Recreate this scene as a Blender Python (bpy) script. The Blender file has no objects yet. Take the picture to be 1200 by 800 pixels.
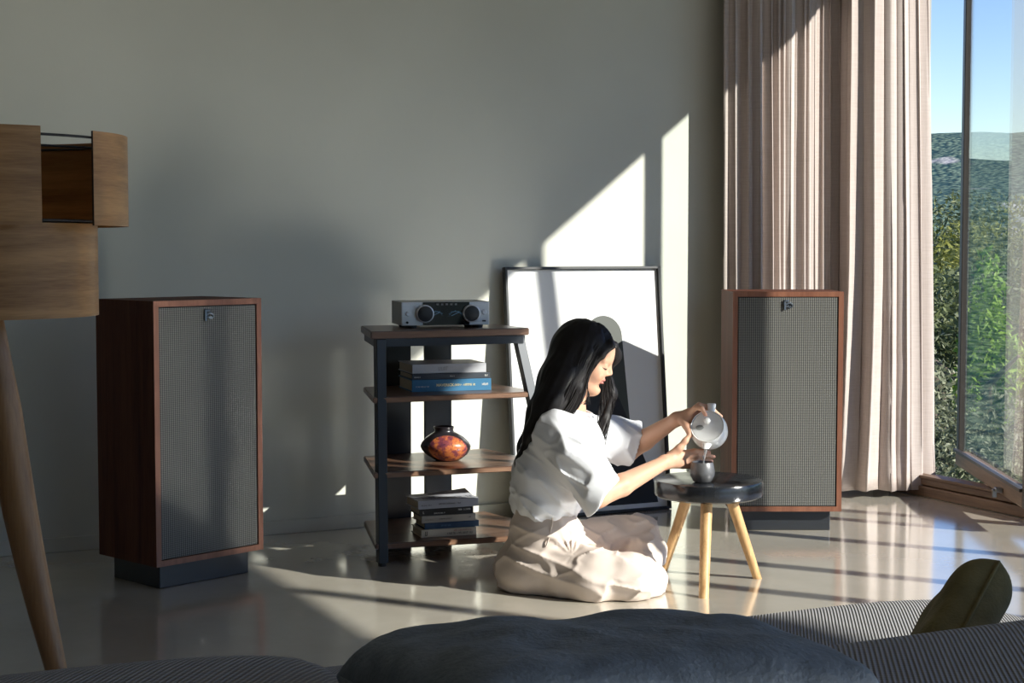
import bpy, bmesh, math, random
import numpy as np
from mathutils import Vector, Matrix

SC = bpy.context.scene
COL = SC.collection
random.seed(7)

# ------------------------------------------------------------------ camera
F_PX = 1850.0                       # focal length in pixels of the 1200 px frame
YAW = math.radians(25.5)
PITCH = math.atan(110 / F_PX)
EYE = np.array([0.0, 0.0, 1.08])
FH = np.array([math.sin(YAW), math.cos(YAW), 0.0])      # horizontal viewing direction
RT = np.array([math.cos(YAW), -math.sin(YAW), 0.0])     # to the right
FW = FH * math.cos(PITCH) + np.array([0, 0, -math.sin(PITCH)])
UP = np.cross(RT, FW)
cam_d = bpy.data.cameras.new('camera')
cam_d.sensor_width = 36.0
cam_d.lens = F_PX / 1200 * 36
cam_d.clip_end = 5000
cam = bpy.data.objects.new('camera', cam_d)
COL.objects.link(cam)
cam.matrix_world = Matrix(((RT[0], UP[0], -FW[0], EYE[0]), (RT[1], UP[1], -FW[1], EYE[1]),
                           (RT[2], UP[2], -FW[2], EYE[2]), (0, 0, 0, 1)))
SC.camera = cam

# ------------------------------------------------------------------ light
SUN_TRAVEL = Vector((-0.6, 0.8, -0.503))
sun_d = bpy.data.lights.new('sun', 'SUN')
sun_d.energy = 8.6
sun_d.angle = math.radians(0.6)
sun_d.color = (1.0, 0.945, 0.865)
sun = bpy.data.objects.new('sun', sun_d)
COL.objects.link(sun)
sun.rotation_euler = SUN_TRAVEL.to_track_quat('-Z', 'Y').to_euler()
sun.location = (12, -12, 10)

world = bpy.data.worlds.new('sky')
SC.world = world
world.use_nodes = True
wn = world.node_tree
wn.nodes.clear()
sky = wn.nodes.new('ShaderNodeTexSky')
sky.sky_type = 'NISHITA'
sky.sun_disc = False
sky.sun_elevation = math.radians(26.7)
sky.sun_rotation = math.atan2(0.6, -0.8)
sky.air_density = 1.0
sky.dust_density = 0.1
sky.ozone_density = 2.5
bg = wn.nodes.new('ShaderNodeBackground')
bg.inputs['Strength'].default_value = 0.18
wo = wn.nodes.new('ShaderNodeOutputWorld')
hs = wn.nodes.new('ShaderNodeHueSaturation'); hs.inputs['Saturation'].default_value = 1.2; hs.inputs['Hue'].default_value = 0.522
wn.links.new(sky.outputs[0], hs.inputs['Color']); wn.links.new(hs.outputs[0], bg.inputs[0])
wn.links.new(bg.outputs[0], wo.inputs[0])

SC.view_settings.view_transform = 'Standard'
SC.view_settings.look = 'None'
SC.view_settings.gamma = 1
SC.view_settings.use_curve_mapping = False
SC.view_settings.exposure = 0.25
SC.cycles.use_denoising = True
SC.cycles.max_bounces = 10
SC.cycles.diffuse_bounces = 6
SC.cycles.sample_clamp_indirect = 0.0
SC.cycles.blur_glossy = 0.25
SC.cycles.use_guiding = True
SC.cycles.caustics_refractive = False

# ------------------------------------------------------------------ pixel helpers (a pixel is only a direction)
def ray(x, y): return FW * F_PX + RT * (x - 600) + UP * (400 - y)
def on_z(x, y, z): d = ray(x, y); return EYE + d * (z - EYE[2]) / d[2]
def on_y(x, y, Y): d = ray(x, y); return EYE + d * (Y / d[1])
def at_depth(x, y, dep): d = ray(x, y); return EYE + d * (dep / float(d @ FH))

# ------------------------------------------------------------------ materials
MATS = {}
def mat(name, col, rough=0.6, metal=0.0, var=0.0, vscale=8.0, bump=0.0, bscale=60.0, stretch=(1, 1, 1),
        spec=0.5, sheen=0.0, col2=None, coat=0.0):
    if name in MATS: return MATS[name]
    m = bpy.data.materials.new(name); m.use_nodes = True
    nt = m.node_tree; p = nt.nodes['Principled BSDF']
    p.inputs['Base Color'].default_value = (*col, 1)
    p.inputs['Roughness'].default_value = rough
    p.inputs['Metallic'].default_value = metal
    p.inputs['Specular IOR Level'].default_value = spec
    if sheen: p.inputs['Sheen Weight'].default_value = sheen
    if coat: p.inputs['Coat Weight'].default_value = coat; p.inputs['Coat Roughness'].default_value = 0.15
    if var or bump:
        tc = nt.nodes.new('ShaderNodeTexCoord'); mp = nt.nodes.new('ShaderNodeMapping')
        mp.inputs['Scale'].default_value = stretch
        nt.links.new(tc.outputs['Object'], mp.inputs[0])
    if var:
        n = nt.nodes.new('ShaderNodeTexNoise'); n.inputs['Scale'].default_value = vscale; n.inputs['Detail'].default_value = 6
        nt.links.new(mp.outputs[0], n.inputs['Vector'])
        r = nt.nodes.new('ShaderNodeValToRGB')
        a = col2 if col2 else tuple(c * (1 - var) for c in col)
        r.color_ramp.elements[0].color = (*a, 1); r.color_ramp.elements[0].position = 0.32
        r.color_ramp.elements[1].color = (*[min(1, c * (1 + var * 0.6)) for c in col], 1); r.color_ramp.elements[1].position = 0.68
        nt.links.new(n.outputs['Fac'], r.inputs[0]); nt.links.new(r.outputs[0], p.inputs['Base Color'])
    if bump:
        n2 = nt.nodes.new('ShaderNodeTexNoise'); n2.inputs['Scale'].default_value = bscale; n2.inputs['Detail'].default_value = 3
        nt.links.new(mp.outputs[0], n2.inputs['Vector'])
        b = nt.nodes.new('ShaderNodeBump'); b.inputs['Strength'].default_value = bump; b.inputs['Distance'].default_value = 0.004
        nt.links.new(n2.outputs['Fac'], b.inputs['Height']); nt.links.new(b.outputs[0], p.inputs['Normal'])
    MATS[name] = m
    return m

def wood(name, dark, light, axis='Z', scale=18.0, rough=0.42, squash=0.06, spec=0.4):
    """long-grained wood, grain along one object axis"""
    if name in MATS: return MATS[name]
    m = bpy.data.materials.new(name); m.use_nodes = True
    nt = m.node_tree; p = nt.nodes['Principled BSDF']
    p.inputs['Roughness'].default_value = rough; p.inputs['Specular IOR Level'].default_value = spec
    tc = nt.nodes.new('ShaderNodeTexCoord'); mp = nt.nodes.new('ShaderNodeMapping')
    mp.inputs['Scale'].default_value = tuple(squash if a in axis else 1.0 for a in 'XYZ')
    nt.links.new(tc.outputs['Object'], mp.inputs[0])
    n = nt.nodes.new('ShaderNodeTexNoise'); n.inputs['Scale'].default_value = scale; n.inputs['Detail'].default_value = 8
    n.inputs['Distortion'].default_value = 0.6
    nt.links.new(mp.outputs[0], n.inputs['Vector'])
    n2 = nt.nodes.new('ShaderNodeTexNoise'); n2.inputs['Scale'].default_value = scale * 9; n2.inputs['Detail'].default_value = 4
    nt.links.new(mp.outputs[0], n2.inputs['Vector'])
    mx = nt.nodes.new('ShaderNodeMath'); mx.operation = 'MULTIPLY_ADD'; mx.inputs[1].default_value = 0.35
    sb = nt.nodes.new('ShaderNodeMath'); sb.operation = 'MULTIPLY'; sb.inputs[1].default_value = 0.7
    nt.links.new(n.outputs['Fac'], sb.inputs[0]); nt.links.new(n2.outputs['Fac'], mx.inputs[0]); nt.links.new(sb.outputs[0], mx.inputs[2])
    r = nt.nodes.new('ShaderNodeValToRGB')
    r.color_ramp.elements[0].color = (*dark, 1); r.color_ramp.elements[0].position = 0.36
    r.color_ramp.elements[1].color = (*light, 1); r.color_ramp.elements[1].position = 0.66
    nt.links.new(mx.outputs[0], r.inputs[0]); nt.links.new(r.outputs[0], p.inputs['Base Color'])
    b = nt.nodes.new('ShaderNodeBump'); b.inputs['Strength'].default_value = 0.12; b.inputs['Distance'].default_value = 0.002
    nt.links.new(n2.outputs['Fac'], b.inputs['Height']); nt.links.new(b.outputs[0], p.inputs['Normal'])
    MATS[name] = m
    return m

def weave(name, c1, c2, cell, axes='XZ', rough=0.7, bump=0.5, metal=0.0):
    """woven cloth: two colours in a fine diagonal check, with relief"""
    if name in MATS: return MATS[name]
    m = bpy.data.materials.new(name); m.use_nodes = True
    nt = m.node_tree; p = nt.nodes['Principled BSDF']
    p.inputs['Roughness'].default_value = rough; p.inputs['Metallic'].default_value = metal
    tc = nt.nodes.new('ShaderNodeTexCoord'); sx = nt.nodes.new('ShaderNodeSeparateXYZ')
    nt.links.new(tc.outputs['Object'], sx.inputs[0])
    sig = []
    for sgn in (1, -1):
        a = nt.nodes.new('ShaderNodeMath'); a.operation = 'MULTIPLY_ADD'; a.inputs[1].default_value = sgn * 0.62
        nt.links.new(sx.outputs[axes[0]], a.inputs[0]); nt.links.new(sx.outputs[axes[1]], a.inputs[2])
        f = nt.nodes.new('ShaderNodeMath'); f.operation = 'MULTIPLY'; f.inputs[1].default_value = 2 * math.pi / cell
        nt.links.new(a.outputs[0], f.inputs[0])
        s = nt.nodes.new('ShaderNodeMath'); s.operation = 'SINE'; nt.links.new(f.outputs[0], s.inputs[0]); sig.append(s)
    mu = nt.nodes.new('ShaderNodeMath'); mu.operation = 'MULTIPLY'
    nt.links.new(sig[0].outputs[0], mu.inputs[0]); nt.links.new(sig[1].outputs[0], mu.inputs[1])
    r = nt.nodes.new('ShaderNodeValToRGB')
    r.color_ramp.elements[0].color = (*c1, 1); r.color_ramp.elements[0].position = 0.35
    r.color_ramp.elements[1].color = (*c2, 1); r.color_ramp.elements[1].position = 0.7
    h = nt.nodes.new('ShaderNodeMath'); h.operation = 'MULTIPLY_ADD'; h.inputs[1].default_value = 0.5; h.inputs[2].default_value = 0.5
    nt.links.new(mu.outputs[0], h.inputs[0]); nt.links.new(h.outputs[0], r.inputs[0]); nt.links.new(r.outputs[0], p.inputs['Base Color'])
    b = nt.nodes.new('ShaderNodeBump'); b.inputs['Strength'].default_value = bump; b.inputs['Distance'].default_value = 0.002
    nt.links.new(h.outputs[0], b.inputs['Height']); nt.links.new(b.outputs[0], p.inputs['Normal'])
    MATS[name] = m
    return m

def ribbed(name, c1, c2, pitch, axis='X', rough=0.85):
    """corded upholstery: soft ribs along one axis, cut across by a weft"""
    if name in MATS: return MATS[name]
    m = bpy.data.materials.new(name); m.use_nodes = True
    nt = m.node_tree; p = nt.nodes['Principled BSDF']; p.inputs['Roughness'].default_value = rough
    p.inputs['Sheen Weight'].default_value = 0.2
    tc = nt.nodes.new('ShaderNodeTexCoord'); sx = nt.nodes.new('ShaderNodeSeparateXYZ')
    nt.links.new(tc.outputs['Object'], sx.inputs[0])
    mpr = nt.nodes.new('ShaderNodeMapping'); mpr.inputs['Rotation'].default_value = (0, 0, math.radians(35))
    nt.links.new(tc.outputs['Object'], mpr.inputs[0]); nt.links.new(mpr.outputs[0], sx.inputs[0])
    outs = []
    for ax, per in ((axis, pitch), ('Y' if axis == 'X' else 'X', pitch * 1.6)):
        f = nt.nodes.new('ShaderNodeMath'); f.operation = 'MULTIPLY'; f.inputs[1].default_value = 2 * math.pi / per
        nt.links.new(sx.outputs[ax], f.inputs[0])
        s = nt.nodes.new('ShaderNodeMath'); s.operation = 'SINE'; nt.links.new(f.outputs[0], s.inputs[0]); outs.append(s)
    h = nt.nodes.new('ShaderNodeMath'); h.operation = 'MULTIPLY_ADD'; h.inputs[1].default_value = 0.4; h.inputs[2].default_value = 0.5
    nt.links.new(outs[0].outputs[0], h.inputs[0])
    w = nt.nodes.new('ShaderNodeMath'); w.operation = 'MULTIPLY_ADD'; w.inputs[1].default_value = 0.05
    nt.links.new(outs[1].outputs[0], w.inputs[0]); nt.links.new(h.outputs[0], w.inputs[2])
    r = nt.nodes.new('ShaderNodeValToRGB')
    r.color_ramp.elements[0].color = (*c1, 1); r.color_ramp.elements[0].position = 0.1
    r.color_ramp.elements[1].color = (*c2, 1); r.color_ramp.elements[1].position = 0.8
    nt.links.new(w.outputs[0], r.inputs[0]); nt.links.new(r.outputs[0], p.inputs['Base Color'])
    b = nt.nodes.new('ShaderNodeBump'); b.inputs['Strength'].default_value = 0.8; b.inputs['Distance'].default_value = 0.004
    nt.links.new(w.outputs[0], b.inputs['Height']); nt.links.new(b.outputs[0], p.inputs['Normal'])
    MATS[name] = m
    return m

def glass_mat():
    """window glass: clear, mirror-like at a glancing angle (Schlick), lets the sun through"""
    if 'window_glass' in MATS: return MATS['window_glass']
    m = bpy.data.materials.new('window_glass'); m.use_nodes = True
    nt = m.node_tree; nt.nodes.clear()
    o = nt.nodes.new('ShaderNodeOutputMaterial'); mx = nt.nodes.new('ShaderNodeMixShader')
    t = nt.nodes.new('ShaderNodeBsdfTransparent'); t.inputs[0].default_value = (0.95, 0.97, 0.965, 1)
    g = nt.nodes.new('ShaderNodeBsdfGlossy'); g.inputs['Roughness'].default_value = 0.0
    lw = nt.nodes.new('ShaderNodeLayerWeight'); lw.inputs['Blend'].default_value = 0.5
    pw = nt.nodes.new('ShaderNodeMath'); pw.operation = 'POWER'; pw.inputs[1].default_value = 5.0
    ma = nt.nodes.new('ShaderNodeMath'); ma.operation = 'MULTIPLY_ADD'; ma.inputs[1].default_value = 0.96; ma.inputs[2].default_value = 0.04
    nt.links.new(lw.outputs['Facing'], pw.inputs[0]); nt.links.new(pw.outputs[0], ma.inputs[0]); nt.links.new(ma.outputs[0], mx.inputs[0])
    nt.links.new(t.outputs[0], mx.inputs[1]); nt.links.new(g.outputs[0], mx.inputs[2]); nt.links.new(mx.outputs[0], o.inputs[0])
    MATS['window_glass'] = m
    return m

# ------------------------------------------------------------------ object helpers
def link(name, me, material=None, parent=None, smooth=None):
    o = bpy.data.objects.new(name, me); COL.objects.link(o)
    if material is not None: me.materials.append(material)
    if parent is not None: o.parent = parent
    if smooth is not None:
        for p in me.polygons: p.use_smooth = True
        if smooth < 180:
            bm = bmesh.new(); bm.from_mesh(me)
            for e in bm.edges:
                if len(e.link_faces) == 2 and e.calc_face_angle() > math.radians(smooth): e.smooth = False
            bm.to_mesh(me); bm.free()
    return o
def bobj(name, bm, material=None, parent=None, smooth=None):
    bmesh.ops.recalc_face_normals(bm, faces=bm.faces)
    me = bpy.data.meshes.new(name); bm.to_mesh(me); bm.free()
    return link(name, me, material, parent, smooth)
def pobj(name, v, f, material=None, parent=None, smooth=None):
    me = bpy.data.meshes.new(name); me.from_pydata([tuple(map(float, p)) for p in v], [], f); me.update()
    bm = bmesh.new(); bm.from_mesh(me); bmesh.ops.recalc_face_normals(bm, faces=bm.faces); bm.to_mesh(me); bm.free()
    return link(name, me, material, parent, smooth)
def tag(o, label=None, cat=None, group=None, kind=None):
    if label: o['label'] = label
    if cat: o['category'] = cat
    if group: o['group'] = group
    if kind: o['kind'] = kind
    return o
def thing(name, loc, rz, label, cat, group=None):
    o = bpy.data.objects.new(name, None); COL.objects.link(o)
    o.empty_display_size = 0.1
    o.location = tuple(map(float, loc)); o.rotation_euler = (0, 0, rz)
    return tag(o, label, cat, group)
def box(bm, lo, hi, bev=0.0):
    m = Matrix.Translation([(a + b) / 2 for a, b in zip(lo, hi)]) @ Matrix.Diagonal([(b - a) for a, b in zip(lo, hi)] + [1])
    vs = bmesh.ops.create_cube(bm, size=1, matrix=m)['verts']
    if bev:
        es = {e for v in vs for e in v.link_edges}
        bmesh.ops.bevel(bm, geom=list(es), offset=bev, segments=2, profile=0.5, affect='EDGES')
def boxobj(name, lo, hi, material, parent=None, bev=0.0):
    bm = bmesh.new(); box(bm, lo, hi, bev); return bobj(name, bm, material, parent)
def prism(bm, poly_a, poly_b):
    """loft two polygons of equal count (lists of 3D points)"""
    a = [bm.verts.new(p) for p in poly_a]; b = [bm.verts.new(p) for p in poly_b]
    n = len(a)
    for i in range(n): bm.faces.new((a[i], a[(i + 1) % n], b[(i + 1) % n], b[i]))
    bm.faces.new(a[::-1]); bm.faces.new(b)
def lathe(bm, prof, seg=32, cen=(0, 0, 0), axis=None):
    """surface of revolution, prof = [(r, h)], closed at r = 0"""
    M = Matrix.Translation(cen)
    if axis is not None: M = M @ Vector(axis).to_track_quat('Z', 'Y').to_matrix().to_4x4()
    rings = []
    for r, h in prof:
        if r < 1e-6: rings.append([bm.verts.new(M @ Vector((0, 0, h)))])
        else: rings.append([bm.verts.new(M @ Vector((r * math.cos(2 * math.pi * k / seg), r * math.sin(2 * math.pi * k / seg), h))) for k in range(seg)])
    for A, B in zip(rings, rings[1:]):
        for k in range(seg):
            a, b = A[k % len(A)], A[(k + 1) % len(A)]; c, d = B[(k + 1) % len(B)], B[k % len(B)]
            vs = []
            for v in (a, b, c, d):
                if v not in vs: vs.append(v)
            if len(vs) >= 3: bm.faces.new(vs)
def tube(bm, pts, rad, seg=8, cap=True):
    pts = [Vector(p) for p in pts]
    if not hasattr(rad, '__len__'): rad = [rad] * len(pts)
    up = Vector((0.13, 0.27, 0.95)); rings = []
    for i, p in enumerate(pts):
        t = (pts[min(i + 1, len(pts) - 1)] - pts[max(i - 1, 0)]).normalized()
        s = t.cross(up)
        if s.length < 1e-3: s = t.cross(Vector((1, 0, 0)))
        s.normalize(); u = s.cross(t)
        rings.append([bm.verts.new(p + (s * math.cos(2 * math.pi * k / seg) + u * math.sin(2 * math.pi * k / seg)) * rad[i]) for k in range(seg)])
    for A, B in zip(rings, rings[1:]):
        for k in range(seg): bm.faces.new((A[k], A[(k + 1) % seg], B[(k + 1) % seg], B[k]))
    if cap: bm.faces.new(rings[0][::-1]); bm.faces.new(rings[-1])
def text_mesh(s, size, shear=0.0, bold=0.0):
    c = bpy.data.curves.new('lettering', 'FONT'); c.body = s; c.size = size; c.align_x = 'LEFT'; c.align_y = 'CENTER'
    c.shear = shear; c.offset = bold; c.extrude = 0.0003; c.resolution_u = 2
    o = bpy.data.objects.new('lettering', c); COL.objects.link(o)
    dg = bpy.context.evaluated_depsgraph_get()
    me = bpy.data.meshes.new_from_object(o.evaluated_get(dg))
    bpy.data.objects.remove(o); bpy.data.curves.remove(c)
    return me
def text(name, s, size, material, parent, loc, rot, shear=0.0, bold=0.0):
    o = link(name, text_mesh(s, size, shear, bold), material, parent)
    o.location = loc; o.rotation_euler = rot
    return o

# ------------------------------------------------------------------ numpy implicit surfaces
class Sdf:
    def __init__(s, lo, hi, h):
        s.lo = np.array(lo, float); s.h = h
        s.n = np.ceil((np.array(hi) - s.lo) / h).astype(int) + 1
        s.g = np.full(s.n, 0.3, np.float32)
    def win(s, lo, hi):
        a = np.clip(((np.array(lo) - s.lo) / s.h).astype(int), 0, s.n - 1)
        b = np.clip(((np.array(hi) - s.lo) / s.h).astype(int) + 2, 1, s.n)
        sl = tuple(slice(int(x), int(y)) for x, y in zip(a, b))
        ax = [s.lo[i] + s.h * np.arange(a[i], b[i]) for i in range(3)]
        P = np.stack(np.meshgrid(*ax, indexing='ij'), -1)
        return sl, P
    def blend(s, sl, d, k, op='u'):
        g = s.g[sl]
        if op == 'u':
            if k > 0:
                t = np.clip(0.5 + 0.5 * (g - d) / k, 0, 1); s.g[sl] = g * (1 - t) + d * t - k * t * (1 - t)
            else: s.g[sl] = np.minimum(g, d)
        else:
            if k > 0:
                t = np.clip(0.5 - 0.5 * (g + d) / k, 0, 1); s.g[sl] = g * (1 - t) - d * t + k * t * (1 - t)
            else: s.g[sl] = np.maximum(g, -d)
    def cone(s, A, B, ra, rb, k=0.02, op='u', flat=None):
        A = np.array(A, float); B = np.array(B, float); m = max(ra, rb) * 1.6 + k + 0.03
        sl, P = s.win(np.minimum(A, B) - m, np.maximum(A, B) + m)
        ab = B - A; t = np.clip(((P - A) @ ab) / max(ab @ ab, 1e-9), 0, 1)
        q = P - A - t[..., None] * ab
        if flat is not None:      # (axis, factor): squeeze the section along an axis
            ax = np.array(flat[0], float); c = q @ ax; q = q + (c * (1 / flat[1] - 1))[..., None] * ax
        d = np.sqrt((q * q).sum(-1)) - (ra + (rb - ra) * t)
        s.blend(sl, d, k, op)
    def chain(s, pts, rad, k=0.02, op='u', flat=None):
        for i in range(len(pts) - 1): s.cone(pts[i], pts[i + 1], rad[i], rad[i + 1], k, op, flat)
    def ell(s, c, R, rad, k=0.02, op='u'):
        """ellipsoid, R rows = axes"""
        c = np.array(c, float); rad = np.array(rad, float); m = rad.max() + k + 0.03
        sl, P = s.win(c - m, c + m)
        q = (P - c) @ np.array(R, float).T
        k0 = np.sqrt(((q / rad) ** 2).sum(-1)); k1 = np.sqrt(((q / rad ** 2) ** 2).sum(-1))
        s.blend(sl, k0 * (k0 - 1) / np.maximum(k1, 1e-6), k, op)
    def near(s, th=.05):
        """grid points close to the surface"""
        ix = np.argwhere(np.abs(s.g) < th)
        return tuple(ix.T), s.lo + s.h * ix
    def cut(s, c, nrm, lo=None, hi=None):
        """remove what lies beyond the plane, inside a box"""
        nrm = np.array(nrm, float); nrm /= np.linalg.norm(nrm)
        if lo is None: lo = s.lo; hi = s.lo + s.h * s.n
        sl, P = s.win(lo, hi)
        d = (P - np.array(c, float)) @ nrm
        s.g[sl] = np.maximum(s.g[sl], d)
    def mesh(s, iso=0.0):
        """naive surface nets"""
        g = s.g - iso; ins = g < 0
        n = s.n
        c = np.zeros(tuple(n - 1), np.int8)
        for i in (0, 1):
            for j in (0, 1):
                for k in (0, 1):
                    c += ins[i:n[0] - 1 + i, j:n[1] - 1 + j, k:n[2] - 1 + k]
        act = (c > 0) & (c < 8)
        idx = np.argwhere(act)
        vid = np.full(act.shape, -1, np.int64); vid[act] = np.arange(len(idx))
        acc = np.zeros((len(idx), 3)); cnt = np.zeros(len(idx))
        cor = [(i, j, k) for i in (0, 1) for j in (0, 1) for k in (0, 1)]
        for a in range(8):
            for b in range(a + 1, 8):
                if sum(abs(cor[a][t] - cor[b][t]) for t in range(3)) != 1: continue
                ia = idx + cor[a]; ib = idx + cor[b]
                ga = g[ia[:, 0], ia[:, 1], ia[:, 2]]; gb = g[ib[:, 0], ib[:, 1], ib[:, 2]]
                x = (ga < 0) != (gb < 0)
                t = np.where(x, ga / np.where(np.abs(ga - gb) < 1e-9, 1e-9, ga - gb), 0)
                p = np.array(cor[a]) + t[:, None] * (np.array(cor[b]) - np.array(cor[a]))
                acc[x] += p[x]; cnt[x] += 1
        V = s.lo + s.h * (idx + acc / cnt[:, None])
        F = []
        for ax in range(3):
            o1, o2 = [(1, 2), (2, 0), (0, 1)][ax]
            sl0 = [slice(1, n[i] - 1) for i in range(3)]; sl0[ax] = slice(0, n[ax] - 1)
            sl1 = list(sl0); sl1[ax] = slice(1, n[ax])
            A = ins[tuple(sl0)]; B = ins[tuple(sl1)]
            e = np.argwhere(A != B); st = A[tuple(e.T)]
            e = e + [0 if i == ax else 1 for i in range(3)]
            u = np.zeros(3, int); u[o1] = 1; w = np.zeros(3, int); w[o2] = 1
            q = np.stack([vid[tuple((e - u - w).T)], vid[tuple((e - w).T)], vid[tuple(e.T)], vid[tuple((e - u).T)]], 1)
            q[~st] = q[~st][:, ::-1]
            F.append(q[(q >= 0).all(1)])
        F = np.concatenate(F)
        return V, F
def vnoise(P, seed=0):
    """smooth value noise, numpy, -1..1"""
    P = np.asarray(P, float); i = np.floor(P).astype(np.int64); f = P - i; f = f * f * (3 - 2 * f)
    def hsh(a, b, c):
        x = (a * 374761393 + b * 668265263 + c * 2147483647 + seed * 974634541) & 0xffffffff
        x = ((x ^ (x >> 13)) * 1274126177) & 0xffffffff
        return ((x ^ (x >> 16)) & 0xffff) / 32767.5 - 1
    r = 0
    for dx in (0, 1):
        for dy in (0, 1):
            for dz in (0, 1):
                w = (f[:, 0] if dx else 1 - f[:, 0]) * (f[:, 1] if dy else 1 - f[:, 1]) * (f[:, 2] if dz else 1 - f[:, 2])
                r = r + w * hsh(i[:, 0] + dx, i[:, 1] + dy, i[:, 2] + dz)
    return r
def vnormals(V, F):
    n = np.zeros_like(V)
    fn = np.cross(V[F[:, 2]] - V[F[:, 0]], V[F[:, 3]] - V[F[:, 1]])
    for k in range(4): np.add.at(n, F[:, k], fn)
    return n / np.maximum(np.linalg.norm(n, axis=1, keepdims=True), 1e-12)
def relax(V, F, it=2, lam=0.5):
    for _ in range(it):
        s = np.zeros_like(V); c = np.zeros(len(V))
        for k in range(4):
            a, b = F[:, k], F[:, (k + 1) % 4]
            np.add.at(s, a, V[b]); np.add.at(c, a, 1); np.add.at(s, b, V[a]); np.add.at(c, b, 1)
        V = V + lam * (s / np.maximum(c, 1)[:, None] - V)
    return V
def nobj(name, V, F, material, parent):
    me = bpy.data.meshes.new(name)
    me.from_pydata(V.tolist(), [], F.tolist()); me.update()
    return link(name, me, material, parent, smooth=180)

# ================================================================== THE SETTING
WALL_Y = 5.72; WIN_X = 4.537; CEIL = 3.10; XL = -2.7; YB = -3.0
HEAD_EQ = 2.453                      # height of the opening's head measured at the inner wall face
m_wall = mat('wall_paint', (0.605, 0.605, 0.535), 0.62, var=0.05, vscale=1.6, bump=0.05, bscale=90, spec=0.35)
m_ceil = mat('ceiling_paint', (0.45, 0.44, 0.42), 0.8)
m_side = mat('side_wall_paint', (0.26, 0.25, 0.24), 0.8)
m_wood_dark = wood('window_wood', (0.10, 0.060, 0.038), (0.24, 0.155, 0.10), 'Y', 22, 0.5)
m_wood_post = wood('post_wood', (0.10, 0.060, 0.038), (0.24, 0.155, 0.10), 'Z', 22, 0.5)

def floor_material():
    m = bpy.data.materials.new('polished_concrete'); m.use_nodes = True
    nt = m.node_tree; p = nt.nodes['Principled BSDF']
    tc = nt.nodes.new('ShaderNodeTexCoord')
    n1 = nt.nodes.new('ShaderNodeTexNoise'); n1.inputs['Scale'].default_value = 1.7; n1.inputs['Detail'].default_value = 7; n1.inputs['Roughness'].default_value = 0.62
    n2 = nt.nodes.new('ShaderNodeTexNoise'); n2.inputs['Scale'].default_value = 9; n2.inputs['Detail'].default_value = 6
    for n in (n1, n2): nt.links.new(tc.outputs['Object'], n.inputs['Vector'])
    r = nt.nodes.new('ShaderNodeValToRGB')
    r.color_ramp.elements[0].color = (0.50, 0.455, 0.38, 1); r.color_ramp.elements[0].position = 0.3
    r.color_ramp.elements[1].color = (0.63, 0.585, 0.50, 1); r.color_ramp.elements[1].position = 0.7
    nt.links.new(n1.outputs['Fac'], r.inputs[0]); nt.links.new(r.outputs[0], p.inputs['Base Color'])
    rr = nt.nodes.new('ShaderNodeMapRange'); rr.inputs['To Min'].default_value = 0.07; rr.inputs['To Max'].default_value = 0.15
    nt.links.new(n2.outputs['Fac'], rr.inputs[0]); nt.links.new(rr.outputs[0], p.inputs['Roughness'])
    p.inputs['Specular IOR Level'].default_value = 1.0
    p.inputs['Coat Weight'].default_value = 1.0; p.inputs['Coat Roughness'].default_value = 0.14
    b = nt.nodes.new('ShaderNodeBump'); b.inputs['Strength'].default_value = 0.05; b.inputs['Distance'].default_value = 0.01
    nt.links.new(n1.outputs['Fac'], b.inputs['Height']); nt.links.new(b.outputs[0], p.inputs['Normal'])
    return m
tag(boxobj('floor', (XL, YB, -0.12), (WIN_X, WALL_Y, 0), floor_material()), 'polished beige concrete floor striped by sunlight', kind='structure')
tag(boxobj('ceiling', (XL - .2, YB - .2, CEIL), (WIN_X + .3, WALL_Y + .2, CEIL + .15), m_ceil), 'plain pale ceiling', kind='structure')
tag(boxobj('wall_back', (XL - .2, WALL_Y, -0.12), (WIN_X + .2, WALL_Y + .2, CEIL), m_wall), 'grey-green plastered wall behind the speakers', kind='structure')
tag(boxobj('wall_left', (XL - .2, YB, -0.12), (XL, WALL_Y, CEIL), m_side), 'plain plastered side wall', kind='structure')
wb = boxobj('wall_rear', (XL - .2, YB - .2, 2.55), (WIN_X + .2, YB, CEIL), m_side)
tag(wb, 'plastered rear wall around the added unseen window', kind='structure')
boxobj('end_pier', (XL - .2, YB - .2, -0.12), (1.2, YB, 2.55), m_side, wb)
boxobj('threshold', (1.2, YB - .2, -0.12), (WIN_X + .2, YB, 0.0), m_wall, wb)
LT = 0.2
ZL = HEAD_EQ + LT * 0.8385
bm = bmesh.new()            # lintel, thinner away from the corner; unseen taper shaped to place the sunlight's edge
prism(bm, [(WIN_X, WALL_Y, ZL), (WIN_X, -0.50, ZL), (WIN_X + .012, -0.50, ZL), (WIN_X + .249, WALL_Y, ZL)],
      [(WIN_X, WALL_Y, CEIL), (WIN_X, -0.50, CEIL), (WIN_X + .012, -0.50, CEIL), (WIN_X + .249, WALL_Y, CEIL)])
wr = bobj('wall_right', bm, m_wall)
boxobj('added_bay_lintel', (WIN_X, -2.75, 2.98), (WIN_X + .012, -0.951, CEIL), m_wall, wr)  # unseen taller bay, invented so the sun reaches the sofa seat
boxobj('added_bay_lintel', (WIN_X, -0.95, 2.72), (WIN_X + .012, -0.501, CEIL), m_wall, wr)  # lower step of the same added bay
tag(wr, 'plastered wall around the long window', kind='structure')
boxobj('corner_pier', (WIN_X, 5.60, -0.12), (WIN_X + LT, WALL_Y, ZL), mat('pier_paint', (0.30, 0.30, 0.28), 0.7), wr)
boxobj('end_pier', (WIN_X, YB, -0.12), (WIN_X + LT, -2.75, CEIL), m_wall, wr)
boxobj('threshold', (WIN_X, -2.75, -0.12), (WIN_X + LT, 5.60, 0.0), m_wall, wr)
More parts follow.
